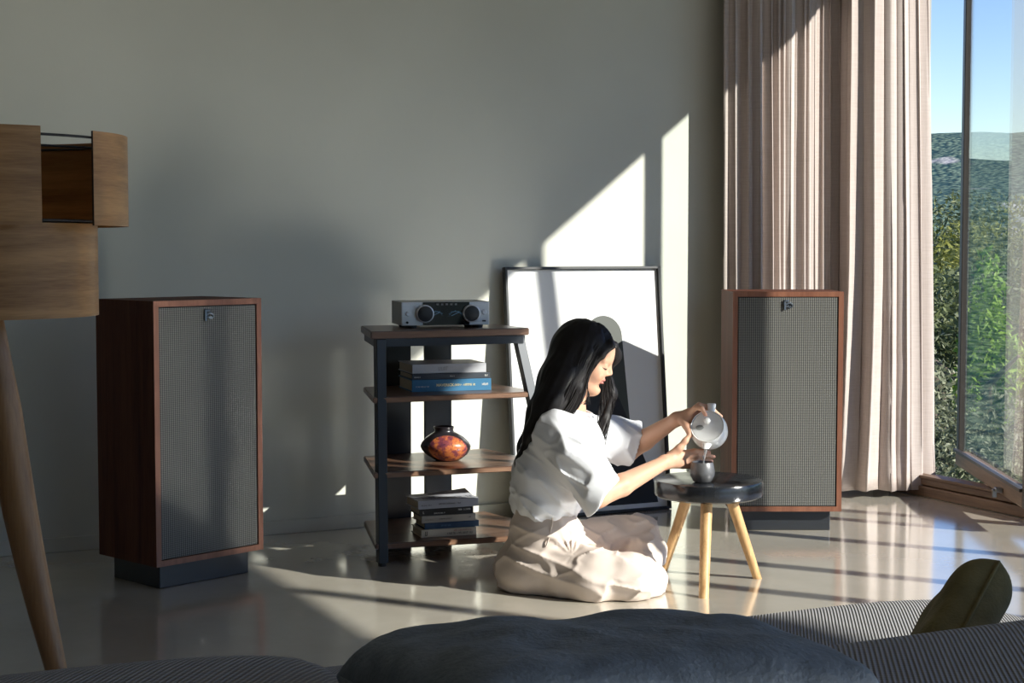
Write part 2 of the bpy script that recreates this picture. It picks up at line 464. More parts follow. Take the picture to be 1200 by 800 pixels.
tag(boxobj('baseboard_back', (XL, WALL_Y - 0.013, 0), (WIN_X, WALL_Y, 0.052), m_wall, bev=0.003), 'low baseboard painted like the wall', kind='structure')
tag(boxobj('baseboard_left', (XL, YB, 0), (XL + 0.013, WALL_Y, 0.052), m_wall, bev=0.003), 'low baseboard along the side wall', kind='structure')

# ---- long window: wooden sill, head, posts and fixed panes
w1 = thing('window_1', (WIN_X, 0, 0), 0, 'long floor-to-head wooden window with slender posts', None); w1['kind'] = 'structure'
del_cat = w1.pop('category', None)
boxobj('sill_board', (0.0, -2.74, 0.002), (0.15, 5.59, 0.046), m_wood_dark, w1, 0.004)
boxobj('sill_board', (0.012, -2.74, 0.050), (0.15, 5.59, 0.078), m_wood_dark, w1, 0.003)
boxobj('sill_cap', (0.004, 4.62, 0.079), (0.06, 5.59, 0.092), m_wood_dark, w1, 0.003)
boxobj('head_rail', (0.0, -0.91, 2.68), (0.03, -0.51, 2.72), m_wood_dark, w1, 0.003)
boxobj('head_rail', (0.0, -0.50, ZL - 0.06), (0.03, 5.59, ZL), m_wood_dark, w1, 0.003)
boxobj('head_rail', (0.0, -2.74, 2.93), (0.03, -0.94, 2.98), m_wood_dark, w1, 0.003)  # top of the added taller bay, out of view
posts = []
for eq in (4.525, 3.44, 2.495, 1.83, 0.714, -0.02, -0.90, -2.65):
    y = eq - 0.044; posts.append(y)
    boxobj('post', (0.008, y - 0.03, 0.079), (0.058, y + 0.03, (ZL - 0.061) if eq > -.5 else 2.929), m_wood_post, w1, 0.003)
for a, b in zip(posts[1:], posts): boxobj('pane', (0.030, a + 0.0305, 0.079), (0.036, b - 0.0305, (ZL - 0.061) if a > -1.2 else 2.929), glass_mat(), w1)

w3 = thing('fill_window', (0, YB, 0), 0, 'unseen wide wooden window added for fill light', None); w3['kind'] = 'structure'  # out of view, added to bring fill light into the room
w3.pop('category', None)
boxobj('sill_board', (1.2, -.1, .002), (WIN_X, 0, .08), m_wood_post, w3)
boxobj('head_rail', (1.2, -.1, 2.47), (WIN_X, -.03, 2.55), m_wood_post, w3)
rp = [1.24 + k * (WIN_X - 1.2 - .08) / 3 for k in range(4)]
for x in rp: boxobj('post', (x - .03, -.09, .081), (x + .03, -.04, 2.469), m_wood_post, w3)
for a, b in zip(rp, rp[1:]): boxobj('pane', (a + .0305, -.068, .081), (b - .0305, -.062, 2.469), glass_mat(), w3)

# ---- the open casement, swung outwards
SO = Vector((4.945, 5.605, 0)); SI = Vector((4.295, 4.46, 0))
sd = (SI - SO); slen = sd.length
w2 = thing('window_2', SO, math.atan2(sd.y, sd.x), 'open wooden casement swung outwards', None); w2['kind'] = 'structure'
w2.pop('category', None)
m_sash = mat('sash_metal', (0.055, 0.048, 0.042), 0.45, 0.2, spec=0.5)
m_sashw = wood('sash_wood', (0.12, 0.075, 0.048), (0.26, 0.175, 0.115), 'X', 22, 0.5)
Z0, Z1 = 0.095, 2.58
boxobj('stile', (0, -0.016, Z0), (0.05, 0.016, Z1), m_sash, w2, 0.004)
boxobj('stile', (slen - 0.055, -0.03, Z0), (slen, 0.03, Z1), m_sash, w2, 0.004)
boxobj('rail', (0.0505, -0.03, Z0), (slen - 0.0555, 0.03, Z0 + 0.06), m_sashw, w2, 0.005)
boxobj('rail', (0.0505, -0.03, Z1 - 0.06), (slen - 0.0555, 0.03, Z1), m_sash, w2, 0.004)
boxobj('glazing_bead', (0.051, -0.040, Z0 + 0.061), (slen - 0.056, -0.020, Z0 + 0.073), m_sash, w2)
boxobj('pane', (0.0505, -0.003, Z0 + 0.061), (slen - 0.0555, 0.003, Z1 - 0.061), glass_mat(), w2)
bm = bmesh.new()
box(bm, (slen * .70, -0.058, Z0 + 0.012), (slen * .70 + .045, -0.031, Z0 + 0.03), 0.003)
box(bm, (slen * .70 + .015, -0.068, Z0 - 0.01), (slen * .70 + .03, -0.05, Z0 + 0.024), 0.003)
bobj('catch', bm, mat('steel', (0.25, 0.25, 0.25), 0.35, 0.9), w2)

# ---- curtains
def curtain_material():
    m = bpy.data.materials.new('curtain_linen'); m.use_nodes = True
    nt = m.node_tree; p = nt.nodes['Principled BSDF']; out = nt.nodes['Material Output']
    tc = nt.nodes.new('ShaderNodeTexCoord')
    fac = []
    for s in ((14, 14, 240), (330, 330, 9)):
        mp = nt.nodes.new('ShaderNodeMapping'); mp.inputs['Scale'].default_value = s
        n = nt.nodes.new('ShaderNodeTexNoise'); n.inputs['Scale'].default_value = 1.0; n.inputs['Detail'].default_value = 3
        nt.links.new(tc.outputs['Object'], mp.inputs[0]); nt.links.new(mp.outputs[0], n.inputs['Vector']); fac.append(n)
    ad = nt.nodes.new('ShaderNodeMath'); ad.operation = 'ADD'
    nt.links.new(fac[0].outputs['Fac'], ad.inputs[0]); nt.links.new(fac[1].outputs['Fac'], ad.inputs[1])
    r = nt.nodes.new('ShaderNodeValToRGB')
    mr = nt.nodes.new('ShaderNodeMath'); mr.operation = 'MULTIPLY'; mr.inputs[1].default_value = 0.5
    r.color_ramp.elements[0].color = (0.46, 0.385, 0.35, 1); r.color_ramp.elements[0].position = 0.25
    r.color_ramp.elements[1].color = (0.595, 0.52, 0.485, 1); r.color_ramp.elements[1].position = 0.75
    nt.links.new(ad.outputs[0], mr.inputs[0]); nt.links.new(mr.outputs[0], r.inputs[0]); nt.links.new(r.outputs[0], p.inputs['Base Color'])
    p.inputs['Roughness'].default_value = 0.9; p.inputs['Specular IOR Level'].default_value = 0.1
    b = nt.nodes.new('ShaderNodeBump'); b.inputs['Strength'].default_value = 0.25; b.inputs['Distance'].default_value = 0.002
    nt.links.new(mr.outputs[0], b.inputs['Height']); nt.links.new(b.outputs[0], p.inputs['Normal'])
    tr = nt.nodes.new('ShaderNodeBsdfTranslucent'); nt.links.new(r.outputs[0], tr.inputs[0])
    mx = nt.nodes.new('ShaderNodeMixShader'); mx.inputs[0].default_value = 0.10
    nt.links.new(p.outputs[0], mx.inputs[1]); nt.links.new(tr.outputs[0], mx.inputs[2]); nt.links.new(mx.outputs[0], out.inputs[0])
    return m
m_curt = curtain_material()
def curtain(label, bot, top, nf, amp, seed, z0=0.012, z1=3.085):
    """gathered cloth between a lower and an upper path, nf folds"""
    rnd = random.Random(seed)
    def res(path, n):
        P = np.array(path, float); s = np.r_[0, np.cumsum(np.linalg.norm(np.diff(P, axis=0), axis=1))]
        t = np.linspace(0, s[-1], n); Q = np.stack([np.interp(t, s, P[:, 0]), np.interp(t, s, P[:, 1])], 1)
        for _ in range(30): Q[1:-1] = Q[1:-1] * .5 + .25 * (Q[:-2] + Q[2:])
        return Q
    n = nf * 16; rows = 44
    B, T = res(bot, n), res(top, n)
    # uneven fold widths
    w = np.array([rnd.uniform(.55, 1.5) for _ in range(nf)]); w = np.r_[0, np.cumsum(w)] / w.sum() * nf
    ph = np.interp(np.linspace(0, nf, n), w, np.arange(nf + 1))
    av = np.interp(ph, np.arange(nf + 1), [rnd.uniform(.55, 1.25) for _ in range(nf + 1)])
    V = []
    for j in range(rows):
        t = j / (rows - 1); z = z1 + (z0 - z1) * t
        C = T * (1 - t) + B * t
        d = np.gradient(C, axis=0); d /= np.linalg.norm(d, axis=1, keepdims=True); nr = np.stack([d[:, 1], -d[:, 0]], 1)
        drift = 0.35 * vnoise(np.stack([ph * .45, np.full(n, t * 1.6), np.full(n, seed * 3.1)], 1), seed)
        a = amp * av * (0.75 + 0.45 * t) * (1 + .35 * vnoise(np.stack([ph * .8, np.full(n, t * 2.3), np.full(n, 9.0)], 1), seed + 5))
        s1 = np.sin(2 * np.pi * (ph + drift)); off = a * (np.sign(s1) * np.abs(s1) ** .8)
        off = off + .25 * a * np.sin(2 * np.pi * (2.3 * ph + 1.7 * drift + .3 * t))
        side = .010 * np.sin(4 * np.pi * (ph + drift))
        # the hem breaks a little on the floor
        hem = max(0, (t - .93) / .07)
        off = off + hem * .015 * vnoise(np.stack([ph * 2.2, np.zeros(n), np.full(n, 2.0)], 1), seed + 8)
        Q = C + nr * off[:, None] + d * side[:, None]
        zz = z + hem * .012 * (1 + vnoise(np.stack([ph * 1.2, np.zeros(n), np.full(n, 4.0)], 1), seed + 2))
        V.append(np.c_[Q, zz])
    V = np.concatenate(V)
    Fq = [(j * n + i, j * n + i + 1, (j + 1) * n + i + 1, (j + 1) * n + i) for j in range(rows - 1) for i in range(n - 1)]
    me = bpy.data.meshes.new('curtain'); me.from_pydata(V.tolist(), [], Fq); me.update()
    o = link('curtain', me, m_curt, None, smooth=180)
    md = o.modifiers.new('thickness', 'SOLIDIFY'); md.thickness = 0.0016
    return tag(o, label, 'curtain')
curtain('dusty pink linen curtain hanging behind the wooden speaker beside the wall',
        [(3.665, 5.60), (3.80, 5.55), (4.02, 5.54), (4.16, 5.60), (4.34, 5.64)], [(3.635, 5.61), (3.78, 5.57), (4.00, 5.56), (4.13, 5.61), (4.33, 5.64)], 15, .021, 3)
curtain('dusty pink linen curtain bunched at the edge of the open window',
        [(4.28, 5.60), (4.235, 5.53), (4.30, 5.455), (4.40, 5.42), (4.50, 5.40), (4.60, 5.425), (4.655, 5.47)],
        [(4.26, 5.60), (4.22, 5.54), (4.28, 5.47), (4.37, 5.44), (4.46, 5.43), (4.53, 5.44), (4.575, 5.47)], 7, .022, 11)

tag(boxobj('trim_1', (3.6, 5.58, 3.086), (4.36, 5.63, CEIL - .001), m_wall), 'slim curtain track on the ceiling', kind='structure')

# ================================================================== OUTDOORS
def terrain():
    V = []; Fq = []; na, nr = 241, 90
    for i in range(na):
        az = math.radians(360 * i / (na - 1))
        for j in range(nr):
            r = 7.5 + 1300 * (j / (nr - 1)) ** 2.6
            V.append((r * math.sin(az), r * math.cos(az), 0))
    V = np.array(V); r = np.hypot(V[:, 0], V[:, 1])
    z = np.interp(r, [0, 8, 25, 60, 200, 420, 720, 900, 1310], [-1.7, -1.9, -3.0, -7, -20, -6, 44, 50, 40])
    big = vnoise(np.c_[V[:, :2] / 170, np.zeros(len(V))], 3) * 9 + vnoise(np.c_[V[:, :2] / 60, np.zeros(len(V))], 4) * 4
    z += big * np.clip((r - 60) / 400, 0, 1) + vnoise(np.c_[V[:, :2] / 12, np.zeros(len(V))], 5) * np.clip(r / 60, .1, 1.6)
    V[:, 2] = z
    Fq = [(i * nr + j, i * nr + j + 1, (i + 1) * nr + j + 1, (i + 1) * nr + j) for i in range(na - 1) for j in range(nr - 1)]
    m = bpy.data.materials.new('wooded_hillside'); m.use_nodes = True
    nt = m.node_tree; p = nt.nodes['Principled BSDF']; p.inputs['Roughness'].default_value = 0.95; p.inputs['Specular IOR Level'].default_value = 0.05
    tc = nt.nodes.new('ShaderNodeTexCoord')
    n1 = nt.nodes.new('ShaderNodeTexVoronoi'); n1.inputs['Scale'].default_value = 0.45
    n2 = nt.nodes.new('ShaderNodeTexNoise'); n2.inputs['Scale'].default_value = 0.02; n2.inputs['Detail'].default_value = 8
    for n in (n1, n2): nt.links.new(tc.outputs['Object'], n.inputs['Vector'])
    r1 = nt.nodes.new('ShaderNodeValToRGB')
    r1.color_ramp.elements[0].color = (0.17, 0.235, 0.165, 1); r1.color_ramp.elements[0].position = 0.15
    r1.color_ramp.elements[1].color = (0.025, 0.06, 0.065, 1); r1.color_ramp.elements[1].position = 0.7  # bluish tint puts some of the distance haze into the vegetation colour
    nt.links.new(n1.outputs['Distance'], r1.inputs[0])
    r2 = nt.nodes.new('ShaderNodeValToRGB')
    r2.color_ramp.elements[0].color = (0, 0, 0, 1); r2.color_ramp.elements[0].position = 0.575
    r2.color_ramp.elements[1].color = (1, 1, 1, 1); r2.color_ramp.elements[1].position = 0.63
    nt.links.new(n2.outputs['Fac'], r2.inputs[0])
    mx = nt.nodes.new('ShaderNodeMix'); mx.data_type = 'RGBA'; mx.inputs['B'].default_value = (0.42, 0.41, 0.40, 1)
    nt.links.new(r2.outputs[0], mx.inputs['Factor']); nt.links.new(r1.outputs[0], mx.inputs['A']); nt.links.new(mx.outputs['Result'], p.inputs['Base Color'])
    bp = nt.nodes.new('ShaderNodeBump'); bp.inputs['Strength'].default_value = 0.35; bp.inputs['Distance'].default_value = 1.5; bp.invert = True
    nt.links.new(n1.outputs['Distance'], bp.inputs['Height']); nt.links.new(bp.outputs[0], p.inputs['Normal'])
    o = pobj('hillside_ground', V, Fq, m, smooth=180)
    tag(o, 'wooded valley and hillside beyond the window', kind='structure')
terrain()

def leaf_mat(name, c1, c2):
    m = mat(name, c2, 0.55, var=.01); nt = m.node_tree; p = nt.nodes['Principled BSDF']; out = nt.nodes['Material Output']
    r = [n for n in nt.nodes if n.type == 'VALTORGB'][0]; n = [n for n in nt.nodes if n.type == 'TEX_NOISE'][0]
    n.inputs['Scale'].default_value = 9; r.color_ramp.elements[0].color = (*c1, 1); r.color_ramp.elements[1].color = (*c2, 1)
    tr = nt.nodes.new('ShaderNodeBsdfTranslucent'); nt.links.new(r.outputs[0], tr.inputs[0])
    mx = nt.nodes.new('ShaderNodeMixShader'); mx.inputs[0].default_value = 0.3
    nt.links.new(p.outputs[0], mx.inputs[1]); nt.links.new(tr.outputs[0], mx.inputs[2]); nt.links.new(mx.outputs[0], out.inputs[0])
    return m
def foliage(name, n, lf, m, seed, lumps=26, rad=(1, 1, 1)):
    """a crown of leaves gathered in clumps; unit crown about 1 m in radius"""
    rg = np.random.default_rng(seed)
    cc = rg.normal(size=(lumps, 3)); cc /= np.linalg.norm(cc, axis=1, keepdims=True); cc *= rg.uniform(.35, .82, (lumps, 1)); cr = rg.uniform(.2, .38, lumps)
    k = rg.integers(0, lumps, n); d = rg.normal(size=(n, 3)); d /= np.linalg.norm(d, axis=1, keepdims=True)
    P = (cc[k] + d * (cr[k] * rg.uniform(.55, 1.05, n))[:, None]) * np.array(rad)
    t = rg.normal(size=(n, 3)); t /= np.linalg.norm(t, axis=1, keepdims=True)
    s = np.cross(t, d + rg.normal(size=(n, 3)) * .6); s /= np.maximum(np.linalg.norm(s, axis=1, keepdims=True), 1e-6)
    L = lf * rg.uniform(.7, 1.3, (n, 1)); W = L * .32
    V = np.stack([P - t * L, P + s * W, P + t * L, P - s * W], 1).reshape(-1, 3)
    Fq = np.arange(4 * n).reshape(-1, 4)
    me = bpy.data.meshes.new(name); me.from_pydata(V.tolist(), [], Fq.tolist()); me.update(); me.materials.append(m)
    return me
lm_olive = leaf_mat('leaf_olive', (0.08, 0.10, 0.05), (0.30, 0.32, 0.19))
lm_oak = leaf_mat('leaf_oak', (0.05, 0.075, 0.03), (0.17, 0.20, 0.075))
lm_gold = leaf_mat('leaf_gold', (0.12, 0.14, 0.03), (0.30, 0.31, 0.07))
lm_lime = leaf_mat('leaf_lime', (0.16, 0.30, 0.03), (0.36, 0.52, 0.07))
FOL = {'olive': foliage('foliage', 20000, .021, lm_olive, 1), 'oak': foliage('foliage', 14000, .03, lm_oak, 2),
       'gold': foliage('foliage', 12000, .034, lm_gold, 3), 'lime': foliage('foliage', 5000, .04, lm_lime, 4, 14, (.42, .42, 1.0))}
m_bark = mat('bark', (0.13, 0.10, 0.075), 0.9, var=.4, vscale=12, bump=.5)
def tree(name, px, py_top, dist, r, kind, label, cat='tree', hz=1.0):
    az = YAW + math.atan((px - 600) / F_PX)
    x, y = dist * math.sin(az), dist * math.cos(az)
    ztop = 1.08 + (290 - py_top) / F_PX * dist
    zg = -2.4 - dist * .09
    zc = ztop - r * hz
    t = thing(name, (x, y, zg), random.uniform(0, 6), label, cat, 'trees and shrubs beyond the window')
    bm = bmesh.new()
    tube(bm, [(0, 0, -.3), (r * .06, 0, (zc - zg) * .5), (0, r * .05, zc - zg)], [r * .10, r * .075, r * .04], 7)
    for k in range(5):
        a = k * 1.26; h0 = (zc - zg) * .7
        tube(bm, [(r * .03, 0, h0), (r * .4 * math.cos(a), r * .4 * math.sin(a), zc - zg + r * .1), (r * .7 * math.cos(a + .3), r * .7 * math.sin(a + .3), zc - zg + r * .35)], [r * .045, r * .03, r * .012], 6)
    bobj('trunk', bm, m_bark, t, smooth=60)
    fo = bpy.data.objects.new('foliage', FOL[kind]); COL.objects.link(fo); fo.parent = t
    fo.location = (0, 0, zc - zg); fo.scale = (r, r, r * hz); fo['kind'] = 'stuff'
tree('olive_shrub', 1100, 335, 12.4, 1.35, 'olive', 'silvery olive-leaved shrub filling the gap beside the curtain', 'shrub', 1.0)
tree('olive_shrub', 1106, 470, 9.4, .9, 'olive', 'silvery olive-leaved shrub just outside the casement sill', 'shrub', .9)
tree('olive_shrub', 1350, 400, 10.4, .85, 'olive', 'silvery olive-leaved shrub seen through the casement glass', 'shrub', 1.0)
tree('oak_tree', 1112, 285, 17, 1.7, 'oak', 'dark evergreen oak behind the olive shrubs', hz=.8)
tree('oak_tree', 1185, 262, 20.5, 1.7, 'oak', 'dark evergreen oak seen through the casement glass', hz=.8)
tree('broadleaf_tree', 1090, 216, 33, 2.2, 'oak', 'tall rounded tree standing against the hillside', hz=1.0)
tree('broadleaf_tree', 1118, 255, 24, 1.8, 'gold', 'yellow-green tree below the hillside', hz=.8)
tree('broadleaf_tree', 1190, 225, 28.5, 1.7, 'gold', 'yellow-green tree behind the casement glass', hz=1.0)
tree('young_tree', 1158, 312, 14.3, 1.1, 'lime', 'slender lime-green young tree behind the casement glass', hz=1.0)
tree('oak_tree', 1620, 240, 19, 2.4, 'oak', 'dark evergreen oak standing right of the other oaks', hz=.9)
tree('olive_shrub', 1680, 380, 12, 1.4, 'olive', 'silvery olive-leaved shrub right of the casement', 'shrub')

# ================================================================== SPEAKERS
m_walnut = wood('walnut_veneer', (0.060, 0.021, 0.014), (0.135, 0.050, 0.031), 'Z', 24, 0.6, spec=.12)
m_walnut_edge = wood('walnut_edge', (0.16, 0.060, 0.034), (0.25, 0.105, 0.060), 'Z', 30, 0.4)
m_grille = weave('grille_cloth', (0.022, 0.023, 0.025), (0.17, 0.166, 0.146), 0.0098, 'XZ', 0.6, 0.6)
m_black = mat('black_paint', (0.018, 0.019, 0.022), 0.45)
m_badge = mat('badge_metal', (0.16, 0.19, 0.23), 0.35, 0.7)
def speaker(fl, fr, label):
    """fl, fr = floor points under the front corners (left, right as one faces the grille)"""
    fl = Vector((fl[0], fl[1], 0)); fr = Vector((fr[0], fr[1], 0))
    W, D, H, ZP = 0.419, 0.325, 0.914, 0.078
    t = thing('floor_speaker', (fl + fr) / 2, math.atan2((fr - fl).y, (fr - fl).x), label, 'speaker', 'pair of floor speakers')
    # local: x along the front, y to the back, front face at y = 0
    bm = bmesh.new(); th = 0.019; rec = 0.014
    box(bm, (-W / 2, 0.0, ZP), (-W / 2 + th, D, H)); box(bm, (W / 2 - th, 0, ZP), (W / 2, D, H))
    box(bm, (-W / 2 + th, 0, H - th), (W / 2 - th, D, H)); box(bm, (-W / 2 + th, 0, ZP), (W / 2 - th, D, ZP + th))
    box(bm, (-W / 2 + th, rec + 0.006, ZP + th), (W / 2 - th, D - .001, H - th))
    c = bobj('cabinet', bm, m_walnut, t)
    bm = bmesh.new(); e = 0.0012
    for lo, hi in (((-W / 2, -e, ZP), (-W / 2 + th, 0, H)), ((W / 2 - th, -e, ZP), (W / 2, 0, H)), ((-W / 2 + th, -e, H - th), (W / 2 - th, 0, H)), ((-W / 2 + th, -e, ZP), (W / 2 - th, 0, ZP + th))):
        box(bm, lo, hi)
    bobj('front_edging', bm, m_walnut_edge, c)
    g = boxobj('grille', (-W / 2 + th + .002, 0.002, ZP + th + .002), (W / 2 - th - .002, 0.018, H - th - .002), m_grille, t, 0.002)
    boxobj('grille_reveal', (-W / 2 + th, 0.012, ZP + th), (W / 2 - th, rec + .005, H - th), m_black, c)
    # pressed emblem: an upright stroke with a scrolled branch
    bm = bmesh.new(); zc = H - 0.048
    box(bm, (-0.017, -0.005, zc - 0.020), (-0.010, 0.002, zc + 0.016), 0.001)
    box(bm, (-0.017, -0.005, zc + 0.010), (0.002, 0.002, zc + 0.016), 0.001)
    tube(bm, [(-0.010, -.002, zc - .001), (-0.003, -.002, zc + .004), (0.006, -.002, zc + .005), (0.014, -.002, zc), (0.015, -.002, zc - .008), (0.009, -.002, zc - .011), (0.005, -.002, zc - .006)], .0038, 6)
    tube(bm, [(-0.008, -.002, zc - .010), (-0.001, -.002, zc - .006), (0.004, -.002, zc - .014)], .0035, 6)
    bobj('badge', bm, m_badge, g)
    boxobj('plinth', (-W / 2 + .035, 0.035, 0), (W / 2 - .035, D - .03, ZP), mat('plinth_paint', (0.022, 0.024, 0.028), 0.4), t, 0.003)
speaker((1.107, 4.904), (1.49, 5.054), 'dark walnut floor speaker with black-grey woven grille beside the wooden lamp')
speaker((3.318, 5.019), (3.696, 4.839), 'sunlit walnut floor speaker with woven grille in front of the curtain')

# ================================================================== EQUIPMENT RACK
m_shelf = wood('shelf_walnut', (0.065, 0.034, 0.022), (0.17, 0.095, 0.06), 'X', 26, 0.3)
m_shelf_edge = wood('shelf_edge', (0.13, 0.065, 0.038), (0.24, 0.135, 0.08), 'X', 26, 0.45)
m_rack = mat('rack_steel', (0.022, 0.026, 0.033), 0.38, 0.3)
rk = thing('hifi_rack', (2.2, 5.2, 0), 0, 'four-tier rack with walnut shelves and black steel legs', 'rack')
RO = Vector((2.2, 5.2, 0))
def rl(x, y, z): return Vector((x, y, z)) - RO
# corner lines of the rack between foot and top
def lerp(a, b, t): return tuple(p + (q - p) * t for p, q in zip(a, b))
FLb, FLt = (1.872, 4.985), (1.886, 5.045)
FRb, FRt = (2.545, 4.88), (2.452, 5.035)
BLp, BRp = (1.985, 5.425), (2.475, 5.43)
SHELF_Z = (0.078, 0.318, 0.572, 0.796)
def corners(z, out=0.0):
    t = z / 0.796
    a, b = lerp(FLb, FLt, t), lerp(FRb, FRt, t)
    return [(a[0] - .012 - out, a[1] - .012 - out), (b[0] + .006 + out, b[1] - .006 - out), (BRp[0] + out, BRp[1] + out), (BLp[0] - out, BLp[1] + out)]
for i, z in enumerate(SHELF_Z):
    th = 0.026 if i == 3 else 0.02
    bm = bmesh.new(); c = corners(z, 0.006 if i == 3 else 0)
    prism(bm, [rl(x, y, z - th) for x, y in c], [rl(x, y, z) for x, y in c])
    bmesh.ops.bevel(bm, geom=list(bm.edges), offset=.003, segments=2, affect='EDGES')
    s = bobj('shelf', bm, m_shelf, rk)
    bm = bmesh.new()
    a, b = c[0], c[1]; e = .0008
    prism(bm, [rl(a[0] + .004, a[1] - e, z - th + .003), rl(b[0] - .004, b[1] - e, z - th + .003), rl(b[0] - .004, b[1] - e, z - .003), rl(a[0] + .004, a[1] - e, z - .003)],
          [rl(a[0] + .004, a[1] + .002, z - th + .003), rl(b[0] - .004, b[1] + .002, z - th + .003), rl(b[0] - .004, b[1] + .002, z - .003), rl(a[0] + .004, a[1] + .002, z - .003)])
    bobj('front_edge', bm, m_shelf_edge, s)
def leg(pb, pt, w, d, zt):
    bm = bmesh.new()
    f = lambda p, z: [rl(p[0], p[1], z), rl(p[0] + w, p[1], z), rl(p[0] + w, p[1] + d, z), rl(p[0], p[1] + d, z)]
    prism(bm, f(pb, 0.012), f(pt, zt)); bmesh.ops.bevel(bm, geom=list(bm.edges), offset=.002, segments=1, affect='EDGES')
    o = bobj('leg', bm, m_rack, rk)
    bm = bmesh.new(); lathe(bm, [(0, 0), (w * .42, 0), (w * .42, .013), (0, .013)], 16, rl(pb[0] + w / 2, pb[1] + d / 2, 0))
    bobj('foot', bm, m_black, o)
leg((1.872, 4.968), (1.890, 5.030), .034, .034, .769)
leg((2.52, 4.865), (2.412, 5.028), .034, .034, .769)
for xa, xb, zb in ((2.074, 2.176, 0.0), (2.233, 2.340, 0.0)):
    boxobj('back_board', rl(xa, 5.432, zb), rl(xb, 5.450, .769), mat('rack_board', (0.016, 0.017, 0.02), 0.28, spec=.5), rk, .002)
bm = bmesh.new()
for p, q in (((1.90, 5.05), (2.44, 5.03)), ((1.90, 5.05), (2.0, 5.42)), ((2.44, 5.03), (2.46, 5.42))):
    d = Vector((q[0] - p[0], q[1] - p[1], 0)).normalized(); n = Vector((-d.y, d.x, 0)) * .011
    A, B = Vector((*p, 0)), Vector((*q, 0))
    prism(bm, [A - n - RO + Vector((0, 0, .742)), A + n - RO + Vector((0, 0, .742)), A + n - RO + Vector((0, 0, .769)), A - n - RO + Vector((0, 0, .769))],
          [B - n - RO + Vector((0, 0, .742)), B + n - RO + Vector((0, 0, .742)), B + n - RO + Vector((0, 0, .769)), B - n - RO + Vector((0, 0, .769))])
bobj('top_frame', bm, m_rack, rk)
for i, z in enumerate(SHELF_Z[:3]):
    c = corners(z); bm = bmesh.new()
    box(bm, rl(c[1][0] - .05, c[1][1] + .02, z - .019), rl(c[1][0] - .004, c[1][1] + .04, z - .006))
    bobj('bracket', bm, m_rack, rk)

# ================================================================== AMPLIFIER
m_alu = mat('brushed_aluminium', (0.66, 0.68, 0.72), 0.36, 0.35, var=.06, vscale=40, stretch=(.05, 1, 8))
m_alu_side = mat('grey_casing', (0.33, 0.32, 0.30), 0.5, 0.5)
m_gloss = mat('black_glass', (0.008, 0.01, 0.014), 0.08, spec=.6)
A0 = on_z(467, 385, .796); A1 = on_z(576, 384, .796)
A0 = Vector((2.035, 5.165, 0)); A1 = Vector((2.345, 5.105, 0))
am = thing('amplifier', ((A0.x + A1.x) / 2, (A0.y + A1.y) / 2, .796), math.atan2(A1.y - A0.y, A1.x - A0.x), 'silver stereo amplifier with black display on the rack top', 'amplifier')
AW = (A1 - A0).length; AH = 0.083; FZ = .010; AD = .20
b = boxobj('casing', (-AW / 2, 0.012, FZ), (AW / 2, AD, FZ + AH), m_alu_side, am, .002)
f = boxobj('front_panel', (-AW / 2, 0.0, FZ), (AW / 2, 0.0115, FZ + AH), m_alu, am, .002)
pl = boxobj('display', (-AW * .26, -0.003, FZ + .001), (AW * .27, 0.001, FZ + AH - .001), m_gloss, am, .001)
m_disp = bpy.data.materials.new('display_glow'); m_disp.use_nodes = True
m_disp.node_tree.nodes['Principled BSDF'].inputs['Base Color'].default_value = (.02, .05, .09, 1)
m_disp.node_tree.nodes['Principled BSDF'].inputs['Emission Color'].default_value = (.25, .55, .9, 1)
m_disp.node_tree.nodes['Principled BSDF'].inputs['Emission Strength'].default_value = .14
for cx in (-.035, .035):
    bm = bmesh.new()
    for k in range(19):
        a = math.radians(205 - k * 230 / 18 * .8 - 20); r0, r1 = .020, .0245 if k % 3 else .027
        zc = FZ + AH * .40
        p = Vector((math.cos(a), 0, math.sin(a) * .7)); q = Vector((0.0009, 0, 0))
        A = Vector((cx, -.0034, zc)) + p * r0; B = Vector((cx, -.0034, zc)) + p * r1
        prism(bm, [A - q, A + q, B + q, B - q], [v + Vector((0, .0004, 0)) for v in (A - q, A + q, B + q, B - q)])
    tube(bm, [(cx - .016, -.0034, FZ + AH * .40), (cx + .012, -.0034, FZ + AH * .55)], .0007, 4)
    bobj('meter_dial', bm, m_disp, pl)
bm = bmesh.new()
for k in range(5): box(bm, (-.034 + k * .0165, -.0045, FZ + AH - .012), (-.026 + k * .0165, -.003, FZ + AH - .006))
bobj('button_row', bm, mat('button_grey', (.2, .2, .2), .4), pl)
for cx in (-AW * .245, AW * .285):
    bm = bmesh.new(); lathe(bm, [(.0305, 0), (.0315, .004), (.0315, .018), (.0295, .020), (.0275, .0205), (.0275, .0195)], 40, (cx, 0, FZ + AH * .50), (0, -1, 0))
    k = bobj('volume_knob', bm, m_alu, am, smooth=40)
    bm = bmesh.new(); lathe(bm, [(.0274, .0192), (.024, .0205), (0, .0205)], 36, (cx, 0, FZ + AH * .50), (0, -1, 0))
    bobj('knob_face', bm, m_black, k, smooth=40)
for cx, zz, r, mm in ((-AW * .43, .50, .0085, m_alu), (AW * .44, .54, .0085, m_alu), (-AW * .44, .13, .0042, m_black)):
    bm = bmesh.new(); lathe(bm, [(r, -.001), (r, .006), (r * .8, .0075), (0, .0075)], 20, (cx, 0, FZ + AH * zz), (0, -1, 0)); bobj('button', bm, mm, am, smooth=40)
boxobj('usb_socket', (AW * .42, -.0008, FZ + AH * .14), (AW * .46, .004, FZ + AH * .20), m_black, am)
for sx in (-1, 1):
    for yy in (.02, .16):
        bm = bmesh.new(); lathe(bm, [(0, 0), (.018, 0), (.02, FZ), (0, FZ)], 18, (sx * AW * .38, yy, 0)); bobj('foot', bm, m_black, am, smooth=40)

